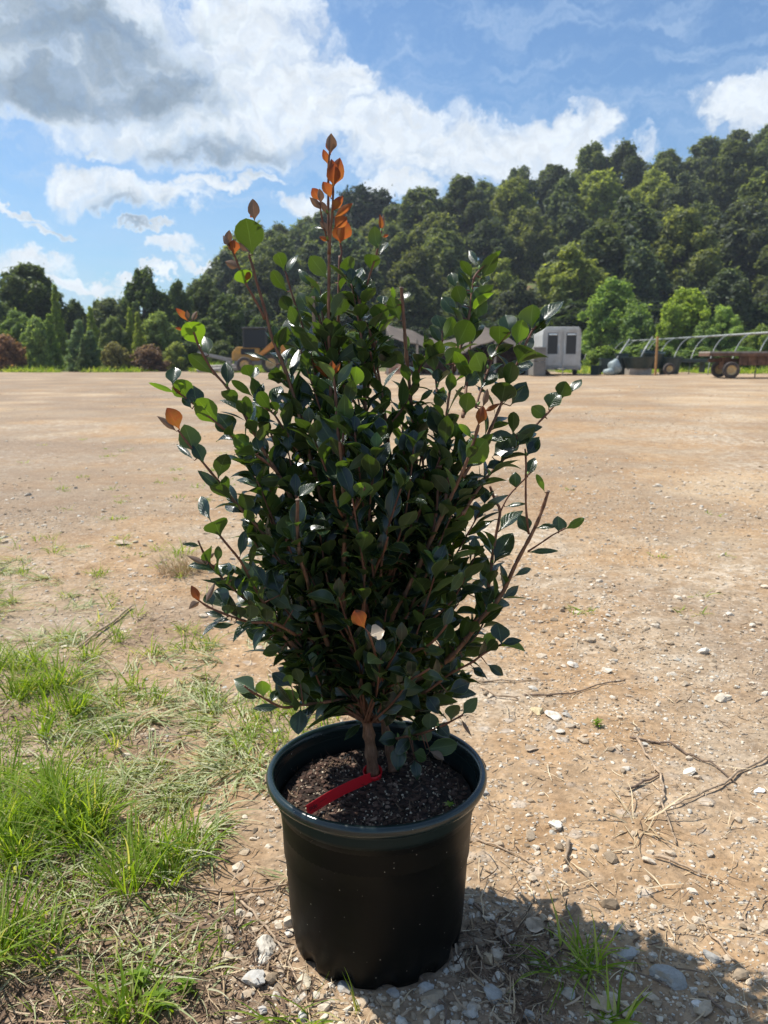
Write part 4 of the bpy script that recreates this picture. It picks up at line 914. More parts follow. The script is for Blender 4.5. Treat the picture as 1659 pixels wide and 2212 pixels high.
def soil_h(x, y): return .010 * (vn(x + 3, y + 3, 26, 4) - .5) + .006 * np.exp(-(np.hypot(x, y) / .05) ** 2) + .004 * (vn2(x + 3, y + 3, 90, 2) - .5)
idx = np.arange(150 * 150).reshape(150, 150); Fq = np.stack([idx[:-1, :-1], idx[:-1, 1:], idx[1:, 1:], idx[1:, :-1]], -1).reshape(-1, 4)
Vs = [np.stack([X2, Y2, SZ + soil_h(X2, Y2)], -1).reshape(-1, 3)]; Fs4 = [Fq]; mi = [np.zeros(len(Fq))]
def disc(n, seed, rm=.148):
    r = np.random.default_rng(seed); a = r.uniform(0, 6.283, n); d = rm * np.sqrt(r.random(n)); x = d * np.cos(a); y = d * np.sin(a); return x, y, SZ + soil_h(x, y)
root = empty('potting_mix', (POT.x, POT.y, 0)); root['kind'] = 'stuff'; root['label'] = 'dark bark potting mix with pale perlite beads inside the pot'; root['category'] = 'soil'
mesh_np('soil', Vs[0], Fq, soil_m, root, smooth=True)
M_CHIP = ribbon_mat('bark_chip', [(0, (.02, .011, .008)), (.5, (.06, .032, .021)), (.85, (.12, .066, .045)), (1, (.24, .165, .115))], rough=.85)
x, y, z = disc(1500, 3); V, Fc = rocks_np(np.stack([x, y, z + .001], -1), np.random.default_rng(4).uniform(.0025, .0085, len(x)), ICO1, 5, flat=(.2, .5)); mesh_np('bark_chips', V, Fc, M_CHIP, root)['kind'] = 'stuff'
x, y, z = disc(1100, 6); r = np.random.default_rng(8); n = len(x)
V, Fc = strips(np.stack([x, y, z + .002], -1), r.uniform(0, 6.28, n), r.normal(size=n) * .3, r.normal(size=n) * .8, r.uniform(.006, .024, n), r.uniform(.0008, .0022, n), 4, 7, 'flat'); mesh_np('root_fibres', V, Fc, ribbon_mat('root_fibre', [(0, (.03, .018, .012)), (.7, (.09, .055, .035)), (1, (.26, .18, .11))], rough=.9), root)['kind'] = 'stuff'
x, y, z = disc(380, 9); V, Fc = rocks_np(np.stack([x, y, z + .0015], -1), np.random.default_rng(4).uniform(.0012, .0026, len(x)), ICO2, 5, flat=(.9, 1)); mesh_np('perlite_beads', V, Fc, mat('perlite', (.58, .48, .34), .6, vary=.3, scale=60), root, smooth=True)['kind'] = 'stuff'
sd_ = None
V, Fc = strips(np.zeros((7, 3)) + [0, 0, .004], np.arange(7) * .9, np.full(7, .5), np.full(7, .6), np.full(7, .010), np.full(7, .006), 4, 3, roll=np.zeros(7))
o = mesh_np('clover_seedling', V, Fc, M_GRASS); o.location = (POT.x + .115, POT.y - .045, SZ + .004); tag(o, 'tiny clover-like seedling on the potting mix at the right', 'seedling')

# red tag: a strip looped round the stem base, its end resting against the pot wall
M_RED = mat('red_tag_plastic', (.80, .008, .016), .45, vary=.03); M_INK = mat('black_ink', (.01, .01, .01), .6)
TB = gnd((805, 1672), SZ + .008)
def ribbon(mb, pts, ups, wd, th=.0006):
    V = []; n = len(pts)
    for p, u in zip(pts, ups): V += [p - u * wd / 2, p + u * wd / 2]
    mb.add(V, [(2 * i, 2 * i + 2, 2 * i + 3, 2 * i + 1) for i in range(n - 1)])
tg = empty('plant_tag', tuple(TB), 0, 'red plastic name tag looped round the stem above the potting mix', 'plant tag')
e1 = gnd((801, 1680), SZ + .016) - TB; e2 = gnd((663, 1752), SZ + .014) - TB
m_ = MB(); pts = []; ups = []
for i in range(17):
    a = R(-60) + i / 16 * R(395); pts.append(Vector((.0155 * math.cos(a), .0155 * math.sin(a) - .002, .001 + .004 * math.sin(a)))); ups.append(Vector((.15 * math.cos(a), .15 * math.sin(a), 1)).normalized())
ribbon(m_, pts, ups, .014); o = m_.build('loop', M_RED, tg, smooth=True); s_ = o.modifiers.new('t', 'SOLIDIFY'); s_.thickness = .0007
d_ = (e2 - e1).normalized(); upv = Vector((.25, .5, .84)); upv = (upv - d_ * upv.dot(d_)).normalized(); side = d_.cross(upv).normalized()
upw = upv
m_ = MB(); pts = []; ups = []
for i in range(15):
    f = i / 14; pts.append(e1.lerp(e2, f) + side * .0 + Vector((0, 0, .0045 * math.sin(f * 3.14)))); a = 0; ups.append((upw * math.cos(a) + side * math.sin(a)).normalized())
ribbon(m_, pts, ups, .0175); o = m_.build('strip', M_RED, tg); s_ = o.modifiers.new('t', 'SOLIDIFY'); s_.thickness = .0004
nrm = d_.cross(upw).normalized()
if nrm.y > 0 and nrm.dot(Vector((0, -1, .5))) < 0: nrm = -nrm
if nrm.dot(Vector((0, -1, .6))) < 0: nrm = -nrm
tx_dir = -d_; ty_dir = nrm.cross(tx_dir).normalized()
def ink(body, f, up_off, size, name='printed_word'):
    cu = bpy.data.curves.new(name, 'FONT'); cu.body = body; cu.size = size; cu.extrude = .00005; cu.align_x = 'LEFT'; cu.materials.append(M_INK)
    o_ = bpy.data.objects.new(name, cu); col.objects.link(o_); o_.parent = tg
    pos = e1.lerp(e2, f) + Vector((0, 0, .0045 * math.sin(f * 3.14))) + ty_dir * up_off + nrm * .0022
    M = Matrix((tx_dir, ty_dir, nrm)).transposed().to_4x4(); M.translation = pos; o_.matrix_local = M
    bpy.context.view_layer.update(); dg = bpy.context.evaluated_depsgraph_get(); me = bpy.data.meshes.new_from_object(o_.evaluated_get(dg)); me.name = name
    mo = bpy.data.objects.new(name, me); col.objects.link(mo); mo.parent = tg; mo.matrix_local = M; bpy.data.objects.remove(o_); return mo
ink('tide', .975, -.0015, .0105)
m_ = MB()
def lineq(f0, f1, uo, h):
    a = e1.lerp(e2, f0) + Vector((0, 0, .0045 * math.sin(f0 * 3.14))) + ty_dir * uo + nrm * .0022; b_ = e1.lerp(e2, f1) + Vector((0, 0, .0045 * math.sin(f1 * 3.14))) + ty_dir * uo + nrm * .0022
    m_.add([a, b_, b_ + ty_dir * h, a + ty_dir * h], [(0, 1, 2, 3)])
for q in range(6): lineq(.72 + q * .018, .733 + q * .018, .0018, .0007)
for q in range(7): lineq(.80 + q * .018, .812 + q * .018, -.0052, .0006)
m_.build('fine_print', M_INK, tg)

# ------------------------------------------------------------------ the shrub
def bark_mat():
    m_ = bpy.data.materials.new('shrub_bark'); m_.use_nodes = True; t = NT(m_.node_tree); b = t.n['Principled BSDF']; c = t.node('ShaderNodeTexCoord').outputs['Object']
    at_ = t.node('ShaderNodeAttribute', attribute_name='tone').outputs['Fac']
    n = t.noise(t.vm('MULTIPLY', c, (1, 1, .22)), 260, 5, .65)
    old = t.ramp(n, [(.3, (.10, .042, .020)), (.55, (.21, .10, .050)), (.75, (.33, .18, .10))]); new = t.ramp(n, [(.3, (.10, .035, .020)), (.7, (.20, .085, .045))])
    t.put(b.inputs['Base Color'], t.mix(at_, old, new)); b.inputs['Roughness'].default_value = .65; t.put(b.inputs['Normal'], t.bump(n, .6, .0012)); return m_
def leaf_mat(name, top, under, trans, tfac, rough=.24, vein=.5, spec=.75, edge=(.30, .40, .10), blotch=None):
    m_ = bpy.data.materials.new(name); m_.use_nodes = True; t = NT(m_.node_tree); b = t.n['Principled BSDF']; out = t.n['Material Output']
    g = t.node('ShaderNodeNewGeometry'); uv = t.node('ShaderNodeUVMap').outputs[0]; s_ = t.node('ShaderNodeSeparateXYZ'); t.put(s_.inputs[0], uv)
    u = t.m('ABSOLUTE', s_.outputs[0]); v = s_.outputs[1]; isl = g.outputs['Random Per Island']
    c = t.mix(g.outputs['Backfacing'], top, under); 
    c = t.vm('MULTIPLY', c, t.vm('MULTIPLY', (1, 1, 1), t.m('MULTIPLY_ADD', isl, .7, .65)))
    pos = g.outputs['Position']; n = t.noise(pos, 140, 4, .6); c = t.vm('MULTIPLY', c, t.vm('MULTIPLY', (1, 1, 1), t.m('MULTIPLY_ADD', n, .6, .7)))
    mid = t.step(u, .055, .02); c = t.mix(t.m('MULTIPLY', mid, .55), c, tuple(min(1, q * 2.2 + .05) for q in under))
    # side veins leave the midrib at an angle
    ph = t.m('SINE', t.m('MULTIPLY', t.m('SUBTRACT', v, t.m('MULTIPLY', u, .32)), 50)); vn_ = t.step(ph, .80, 1.0)
    c = t.mix(t.m('MULTIPLY', vn_, .12), c, tuple(min(1, q * 1.6 + .01) for q in under))
    ed = t.step(u, .93, .99); c = t.mix(t.m('MULTIPLY', ed, .7), c, edge)
    if blotch: c = t.mix(t.m('MULTIPLY', t.step(t.noise(pos, 75, 5, .7), .44, .60), .85), c, blotch)
    if blotch: c = t.mix(t.m('MULTIPLY', t.step(v, .45, 1.0), .75), c, (.12, .07, .05))
    t.put(b.inputs['Base Color'], c)
    rg = t.m('ADD', t.m('MULTIPLY_ADD', t.noise(pos, 60, 3), .14, rough - .06), t.m('MULTIPLY', g.outputs['Backfacing'], .30)); t.put(b.inputs['Roughness'], rg)
    b.inputs['Specular IOR Level'].default_value = spec
    hb = t.m('ADD', t.m('MULTIPLY', t.noise(pos, 260, 4, .6), .35), t.m('ADD', t.m('MULTIPLY', vn_, -.35), t.m('MULTIPLY', mid, -.8)))
    t.put(b.inputs['Normal'], t.bump(hb, .40, .0009))
    tr = t.node('ShaderNodeBsdfTranslucent'); tcx = t.mix(t.m('MULTIPLY', t.m('MAXIMUM', mid, t.m('MULTIPLY', vn_, .4)), .35), trans, tuple(q * 1.5 for q in trans))
    if blotch: tcx = t.mix(t.m('MULTIPLY', t.step(t.noise(pos, 75, 5, .7), .44, .60), .85), tcx, tuple(q * 1.1 for q in blotch))
    if blotch: tcx = t.mix(t.m('MULTIPLY', t.step(v, .5, 1.0), .7), tcx, (.30, .05, .02))
    t.put(tr.inputs[0], t.vm('MULTIPLY', tcx, t.vm('MULTIPLY', (1, 1, 1), t.m('MULTIPLY_ADD', isl, .8, .6))))
    mx = t.node('ShaderNodeMixShader'); mx.inputs[0].default_value = tfac
    t.l.new(b.outputs[0], mx.inputs[1]); t.l.new(tr.outputs[0], mx.inputs[2]); t.l.new(mx.outputs[0], out.inputs[0]); return m_
M_SB = bark_mat()
LM = [leaf_mat('mature_leaf', (.009, .025, .014), (.042, .074, .018), (.09, .16, .008), .28),                      # 0 dark glossy
      leaf_mat('young_leaf', (.045, .10, .020), (.10, .17, .03), (.21, .36, .010), .42, rough=.32),                # 1 fresh green
      leaf_mat('light_leaf', (.05, .085, .045), (.09, .13, .05), (.16, .24, .03), .30, rough=.30),                 # 2 softer grey-green
      leaf_mat('red_leaf', (.13, .035, .018), (.17, .06, .028), (.46, .125, .028), .50, rough=.42, edge=(.45, .22, .08), blotch=(.34, .13, .025), spec=.35),   # 3 new red growth
      leaf_mat('brown_leaf', (.15, .10, .075), (.20, .14, .10), (.20, .10, .05), .25, rough=.40, edge=(.35, .25, .18), spec=.4),                # 4 brown bud scale
      leaf_mat('tan_leaf', (.50, .40, .28), (.42, .32, .22), (.3, .2, .1), .2, rough=.35, edge=(.5, .4, .3))]                               # 5 tan: dried leaf, and a leaf with glossy light put into its colour
VIEWF = Vector((0, CP, -SP))
# branches: name, points in the photograph view, depth offset at the tip (negative: nearer), start and tip width in view units
BR = {
 'trunk': ([(806, 1672), (801, 1620), (795, 1575), (788, 1530), (782, 1480)], 0, 29, 22),
 'trunk2': ([(850, 1668), (838, 1600), (830, 1560), (824, 1500), (818, 1440)], .05, 22, 14),
 'A': ([(784, 1490), (765, 1400), (752, 1300), (742, 1180), (732, 1060), (722, 940), (714, 820), (710, 691), (711, 569), (710, 508), (709, 425), (710, 355), (714, 312)], .02, 16, 4),
 'A2': ([(711, 548), (714, 500), (718, 457), (720, 403)], -.005, 7, 4),
 'A3': ([(738, 900), (733, 800), (731, 691), (734, 553)], .05, 8, 6),
 'A4': ([(733, 575), (738, 545), (735, 528)], .05, 5, 4),
 'A5': ([(708, 520), (697, 480), (691, 440)], .0, 4, 3.5),
 'B': ([(784, 1480), (765, 1380), (738, 1250), (712, 1140), (692, 1066), (679, 1018), (660, 954), (644, 890), (631, 842), (612, 788), (588, 730), (571, 665), (555, 611), (545, 573), (538, 553)], .01, 15, 5),
 'C': ([(572, 690), (564, 672), (545, 637), (529, 608), (516, 576), (504, 546), (492, 524)], -.01, 6, 3.5),
 'D': ([(770, 1430), (720, 1300), (665, 1170), (632, 1085), (603, 1028), (571, 976), (535, 909), (497, 845), (459, 800), (430, 749), (418, 716), (404, 695)], -.04, 13, 4),
 'E': ([(603, 1025), (580, 1002), (548, 980), (507, 948), (471, 916), (427, 880), (405, 862), (380, 845)], -.07, 6, 3.5),
 'F': ([(775, 1450), (735, 1390), (680, 1310), (620, 1225), (575, 1160), (535, 1114), (507, 1085), (478, 1047), (449, 1012), (423, 980), (400, 950), (385, 930)], -.08, 12, 4),
 'G': ([(765, 1480), (715, 1450), (660, 1415), (611, 1372), (588, 1341), (572, 1307), (549, 1268), (530, 1230), (516, 1207), (487, 1172), (464, 1143)], -.13, 11, 4),
 'H': ([(588, 1341), (560, 1318), (518, 1285), (482, 1251), (460, 1225), (445, 1205), (428, 1168)], -.15, 6, 3.5),
 'I': ([(640, 1372), (591, 1346), (543, 1344), (501, 1332), (454, 1313), (436, 1302), (423, 1292)], -.18, 7, 3.5),
 'J': ([(785, 1530), (748, 1512), (700, 1517), (650, 1523), (611, 1528), (572, 1509), (545, 1495), (528, 1482)], -.15, 8, 4),
 'K': ([(775, 1500), (748, 1470), (728, 1436), (706, 1386), (689, 1346), (672, 1285), (660, 1240), (650, 1212), (643, 1150), (643, 1098), (643, 1080)], -.12, 13, 6),
 'L': ([(780, 1470), (762, 1408), (748, 1340), (740, 1285), (742, 1240), (742, 1210), (745, 1130), (740, 1034), (737, 990), (734, 954)], -.10, 15, 6),
 'L2': ([(744, 1150), (765, 1105), (778, 1082), (788, 1053)], -.13, 6, 4),
 'L3': ([(743, 1120), (730, 1098), (722, 1070), (722, 1050)], -.13, 6, 4),
 'M': ([(742, 1060), (733, 960), (727, 890), (724, 842), (719, 812)], -.06, 9, 5),
 'M2': ([(738, 980), (748, 880), (760, 862), (768, 838)], -.05, 5, 4),
 'N1': ([(820, 1450), (850, 1360), (878, 1220), (893, 1080), (898, 1000), (893, 928), (886, 848), (878, 768), (872, 688), (867, 622)], .06, 13, 7),
 'N2': ([(795, 1520), (815, 1440), (849, 1331), (875, 1283), (904, 1226), (936, 1155), (961, 1101), (985, 1050), (1003, 1010), (1020, 965), (1034, 918)], -.08, 14, 6),
 'N2b': ([(961, 1101), (968, 1020), (962, 951), (968, 868), (974, 832), (982, 768), (987, 749)], .0, 9, 4),
 'N2c': ([(982, 800), (998, 740), (1012, 690), (1019, 640), (1024, 600), (1036, 584)], .04, 7, 4),
 'N3': ([(1000, 1030), (1038, 970), (1060, 925), (1083, 871), (1100, 816), (1118, 784), (1134, 746), (1150, 714), (1158, 705)], -.02, 8, 4),
 'N4': ([(1028, 880), (1040, 840), (1058, 790), (1070, 762), (1078, 745)], -.03, 5, 4),
 'N5': ([(1000, 900), (1008, 830), (1013, 768), (1022, 695), (1025, 660)], .06, 7, 4),
 'N6': ([(950, 1010), (948, 930), (944, 850), (942, 800), (955, 740)], .08, 8, 4),
 'O': ([(1000, 1110), (1045, 1040), (1112, 967), (1144, 932), (1176, 900), (1205, 868), (1222, 850)], .02, 8, 4),
 'P1': ([(1142, 1153), (1136, 1091), (1136, 995), (1134, 970)], -.02, 5, 4),
 'Q': ([(805, 1520), (880, 1480), (960, 1430), (1006, 1383), (1035, 1341), (1067, 1306), (1089, 1274), (1115, 1216), (1144, 1162), (1163, 1123), (1175, 1090), (1184, 1062)], -.02, 14, 7),
 'Q2': ([(1141, 1191), (1170, 1172), (1195, 1155), (1222, 1141)], -.03, 4, 3),
 'R': ([(960, 1430), (1020, 1350), (1052, 1290), (1056, 1261), (1067, 1178), (1080, 1107), (1070, 1082), (1058, 1050)], .05, 10, 6),
 'R2': ([(1080, 1107), (1100, 1070), (1134, 1034), (1145, 1020)], .05, 4, 3),
 'S': ([(835, 1600), (866, 1593), (895, 1588), (927, 1579), (963, 1564), (999, 1545)], -.09, 6, 4),
 'T': ([(828, 1530), (834, 1484), (817, 1434), (805, 1392), (797, 1368)], -.17, 7, 4.5),
 'T2': ([(834, 1484), (870, 1474), (904, 1459), (928, 1444)], -.17, 5, 4),
 'U': ([(840, 1520), (917, 1495), (971, 1456), (1019, 1431), (1051, 1408), (1083, 1392)], -.08, 8, 4),
 'V': ([(745, 1250), (720, 1080), (700, 920), (680, 800), (660, 729), (651, 697), (631, 636), (618, 590)], .07, 9, 4),
 'V2': ([(715, 1000), (706, 860), (700, 720), (693, 640), (683, 610)], .10, 7, 5),
 'W': ([(870, 1180), (845, 1000), (825, 850), (800, 730), (775, 668), (788, 632), (800, 590), (812, 553), (820, 520), (824, 498)], .05, 9, 3.5),
 'X': ([(775, 668), (800, 720), (815, 765)], .03, 5, 5),
 'Y': ([(886, 845), (900, 810), (923, 762)], .06, 5, 4),
 'Z': ([(650, 985), (625, 945), (605, 915), (590, 893), (560, 872)], .0, 6, 4),
 'Z2': ([(636, 1090), (612, 1020), (590, 950), (575, 905), (560, 860)], .03, 6, 4),
 'W2': ([(820, 840), (806, 790), (800, 760)], .0, 5, 4),
 'K2': ([(700, 1370), (690, 1300), (640, 1215), (617, 1165)], -.06, 6, 4),
 'AA': ([(790, 1470), (830, 1350), (868, 1230), (900, 1140), (925, 1075)], .0, 9, 5),
 'AB': ([(800, 1480), (870, 1420), (930, 1390), (965, 1350)], -.12, 7, 4),
 'AC': ([(900, 1470), (980, 1420), (1030, 1370), (1060, 1310)], .03, 8, 4),
 'AD': ([(790, 1300), (815, 1221), (830, 1190), (838, 1160)], -.12, 6, 4),
 'AE': ([(760, 1120), (790, 1020), (812, 960), (820, 930)], -.04, 6, 4),
 'AF': ([(870, 1130), (880, 1060), (876, 1000), (872, 975)], -.01, 6, 4),
 'AG': ([(915, 1080), (915, 1020), (910, 960)], -.01, 6, 4),
 'AH': ([(935, 1155), (943, 1100), (948, 1030), (955, 1000)], -.03, 7, 4),
}
BASE_Y = 1.25
def polyP(pts, step=5.0):
    # smooth the drawn points (Catmull-Rom)
    P = [Vector((p[0], p[1])) for p in pts]; out = []
    for i in range(len(P) - 1):
        p0 = P[max(i - 1, 0)]; p1 = P[i]; p2 = P[i + 1]; p3 = P[min(i + 2, len(P) - 1)]; n = max(2, int((p2 - p1).length / step))
        for k in range(n):
            t = k / n; out.append(.5 * ((2 * p1) + (p2 - p0) * t + (2 * p0 - 5 * p1 + 4 * p2 - p3) * t * t + (3 * p1 - p0 - 3 * p2 + p3) * t ** 3))
    out.append(P[-1]); return out
VU = K / FPX * 1.275                    # metres per view unit at the shrub
brn = {}
shrub = empty('camellia_shrub', tuple(gnd((806, 1672), SZ)), 0, 'dense dark-leaved evergreen shrub with red new tips growing in the black pot', 'shrub')
SB = Vector(shrub.location)
def depth_at_base(name, q0):
    best = None
    for n2, b in brn.items():
        for (p, d, w_) in b:
            e = (p - q0).length
            if best is None or e < best[0]: best = (e, d)
    return best[1] if best and best[0] < 60 else 0.0
rb = random.Random(3)
for name, (pts, dt, w0, w1) in BR.items():
    pp = polyP(pts); n = len(pp); d0 = 0.0 if not brn else depth_at_base(name, pp[0])
    if name == 'trunk2': d0 = .012
    brn[name] = [(p, d0 + (dt - d0) * (i / (n - 1)) ** .8, (w0 + (w1 - w0) * (i / (n - 1)) ** .75)) for i, p in enumerate(pp)]
def p3(p, d): return at((p[0], p[1]), BASE_Y + d)
# leaf meshes ---------------------------------------------------------------
NL, NW = 13, 6
tl = np.linspace(0, 1, NL); uw = np.linspace(-1, 1, NW + 1)
def leaf_geo(r, B, Tdir, N, length, width, cup=.22, curl=.5, tipw=.72, shape=None):
    """one leaf from base B: a narrow stalk end, obovate outline with fine teeth, folded along the midrib, curling back to its tip"""
    T = Tdir.normalized(); N = (N - T * N.dot(T)).normalized(); Wd = N.cross(T)
    sh = r.uniform(.85, 1.25) if shape is None else shape
    prof = np.sin(np.pi * np.clip(tl, 0, 1) ** sh) ** tipw
    prof = prof * (.10 + .90 * np.clip(tl * 3.0, 0, 1)); prof[-1] = .015; prof[0] = .05
    prof = prof / prof.max()
    V = np.zeros((NL, NW + 1, 3)); ang = curl * (tl - .15) * np.abs(tl); sl_ = length / (NL - 1)
    ph = -np.cumsum(np.full(NL, curl / NL)) + curl * .25
    cx = np.concatenate([[0], np.cumsum(np.cos(ph[:-1]) * sl_)]); cz = np.concatenate([[0], np.cumsum(np.sin(ph[:-1]) * sl_)])
    wav = r.uniform(0, 6.28); wa = r.uniform(0, .10)
    tooth = 1 + .035 * (np.arange(NL) % 2)
    for j, u in enumerate(uw):
        w_ = prof * width / 2 * u * (tooth if abs(u) > .99 else 1)
        lift = cup * (abs(u) ** 1.3) * prof * width / 2 + wa * width * np.sin(tl * 7 + wav) * abs(u) ** 2 * (1 if u > 0 else -1) * .5
        V[:, j] = (np.array(B)[None] + np.outer(cx, np.array(T)) + np.outer(w_, np.array(Wd)) + np.outer(cz + lift, np.array(N)))
    U = np.stack([np.tile(uw, (NL, 1)), np.tile(tl[:, None], (1, NW + 1))], -1)
    return V.reshape(-1, 3), U.reshape(-1, 2)
LF = []
for i in range(NL - 1):
    for j in range(NW): LF.append([i * (NW + 1) + j, i * (NW + 1) + j + 1, (i + 1) * (NW + 1) + j + 1, (i + 1) * (NW + 1) + j])
LF = np.array(LF)[:, ::-1]
KIND = {'u': 0, 't': 0, 's': 0, 'y': 1, 'Y': 1, 'l': 2, 'r': 3, 'n': 4, 'p': 5}
leaves = {k: [] for k in brn}          # per branch: (V, UV, material)
pet = {k: [] for k in brn}
def nearest(q, names=None):
    best = None
    for n2, b in brn.items():
        if n2.startswith('trunk'): continue
        for i, (p, d, w_) in enumerate(b):
            e = (p[0] - q[0]) ** 2 + (p[1] - q[1]) ** 2
            if best is None or e < best[0]: best = (e, n2, i)
    return best
rl = np.random.default_rng(12)
def add_leaf(name, B, Tv, N, ln, wd, k, cup, curl, shape=None, tipw=None):
    V, U = leaf_geo(rl, B, Tv, N, ln, wd, cup, curl, tipw=rl.uniform(.75, 1.2) if tipw is None else tipw, shape=shape); leaves[name].append((V, U, k))
def hero(bx, by, tx_, ty_, wd, kind):
    e, nm, i = nearest((bx, by)); p, d, w_ = brn[nm][i]; d = d + rl.normal() * .006
    B = p3((bx, by), d); T2 = p3((tx_, ty_), d) - B; ln2 = T2.length
    Tn = T2.normalized(); vd = (B - Vector((0, 0, CAM_H))).normalized(); up = Vector((0, 0, 1))
    if kind in 'uyYrn': N = vd + Vector((rl.normal() * .28, 0, rl.normal() * .28 + .25))
    elif kind == 's': N = -vd + SUN_DIR + Vector((rl.normal() * .07, 0, rl.normal() * .07))
    else: N = -vd + Vector((rl.normal() * .30, 0, .35 + rl.normal() * .25))
    N.normalize(); vn_ = vd.dot(N)
    a = -(Tn.dot(N)) / vn_ if abs(vn_) > .2 else 0; a = max(-.8, min(.8, a)); L3 = Tn + vd * a; N = (N - L3 * (N.dot(L3) / L3.length_squared)).normalized()
    Wd = N.cross(L3.normalized()); s_ = math.sqrt(max(.05, 1 - Wd.dot(vd) ** 2))
    curl = {'u': .8, 'y': .7, 'Y': .7, 't': .8, 's': .35, 'l': .5, 'r': -.5, 'n': -.6, 'p': .4}[kind] * rl.uniform(.5, 1.3)
    cup = {'r': .75, 'n': .9}.get(kind, rl.uniform(.08, .35))
    add_leaf(nm, B, L3, N, ln2 * L3.length * 1.08, wd * VU / s_ * 1.10, KIND[kind], cup, curl, shape=None if kind not in 'rn' else .9, tipw={'u': rl.uniform(.6, .85), 'y': .68, 'Y': .75, 'r': .85}.get(kind))
    A = p3(p, brn[nm][i][1]); 
    if (A - B).length > .002 and (A - B).length < .045: pet[nm].append((A, B))
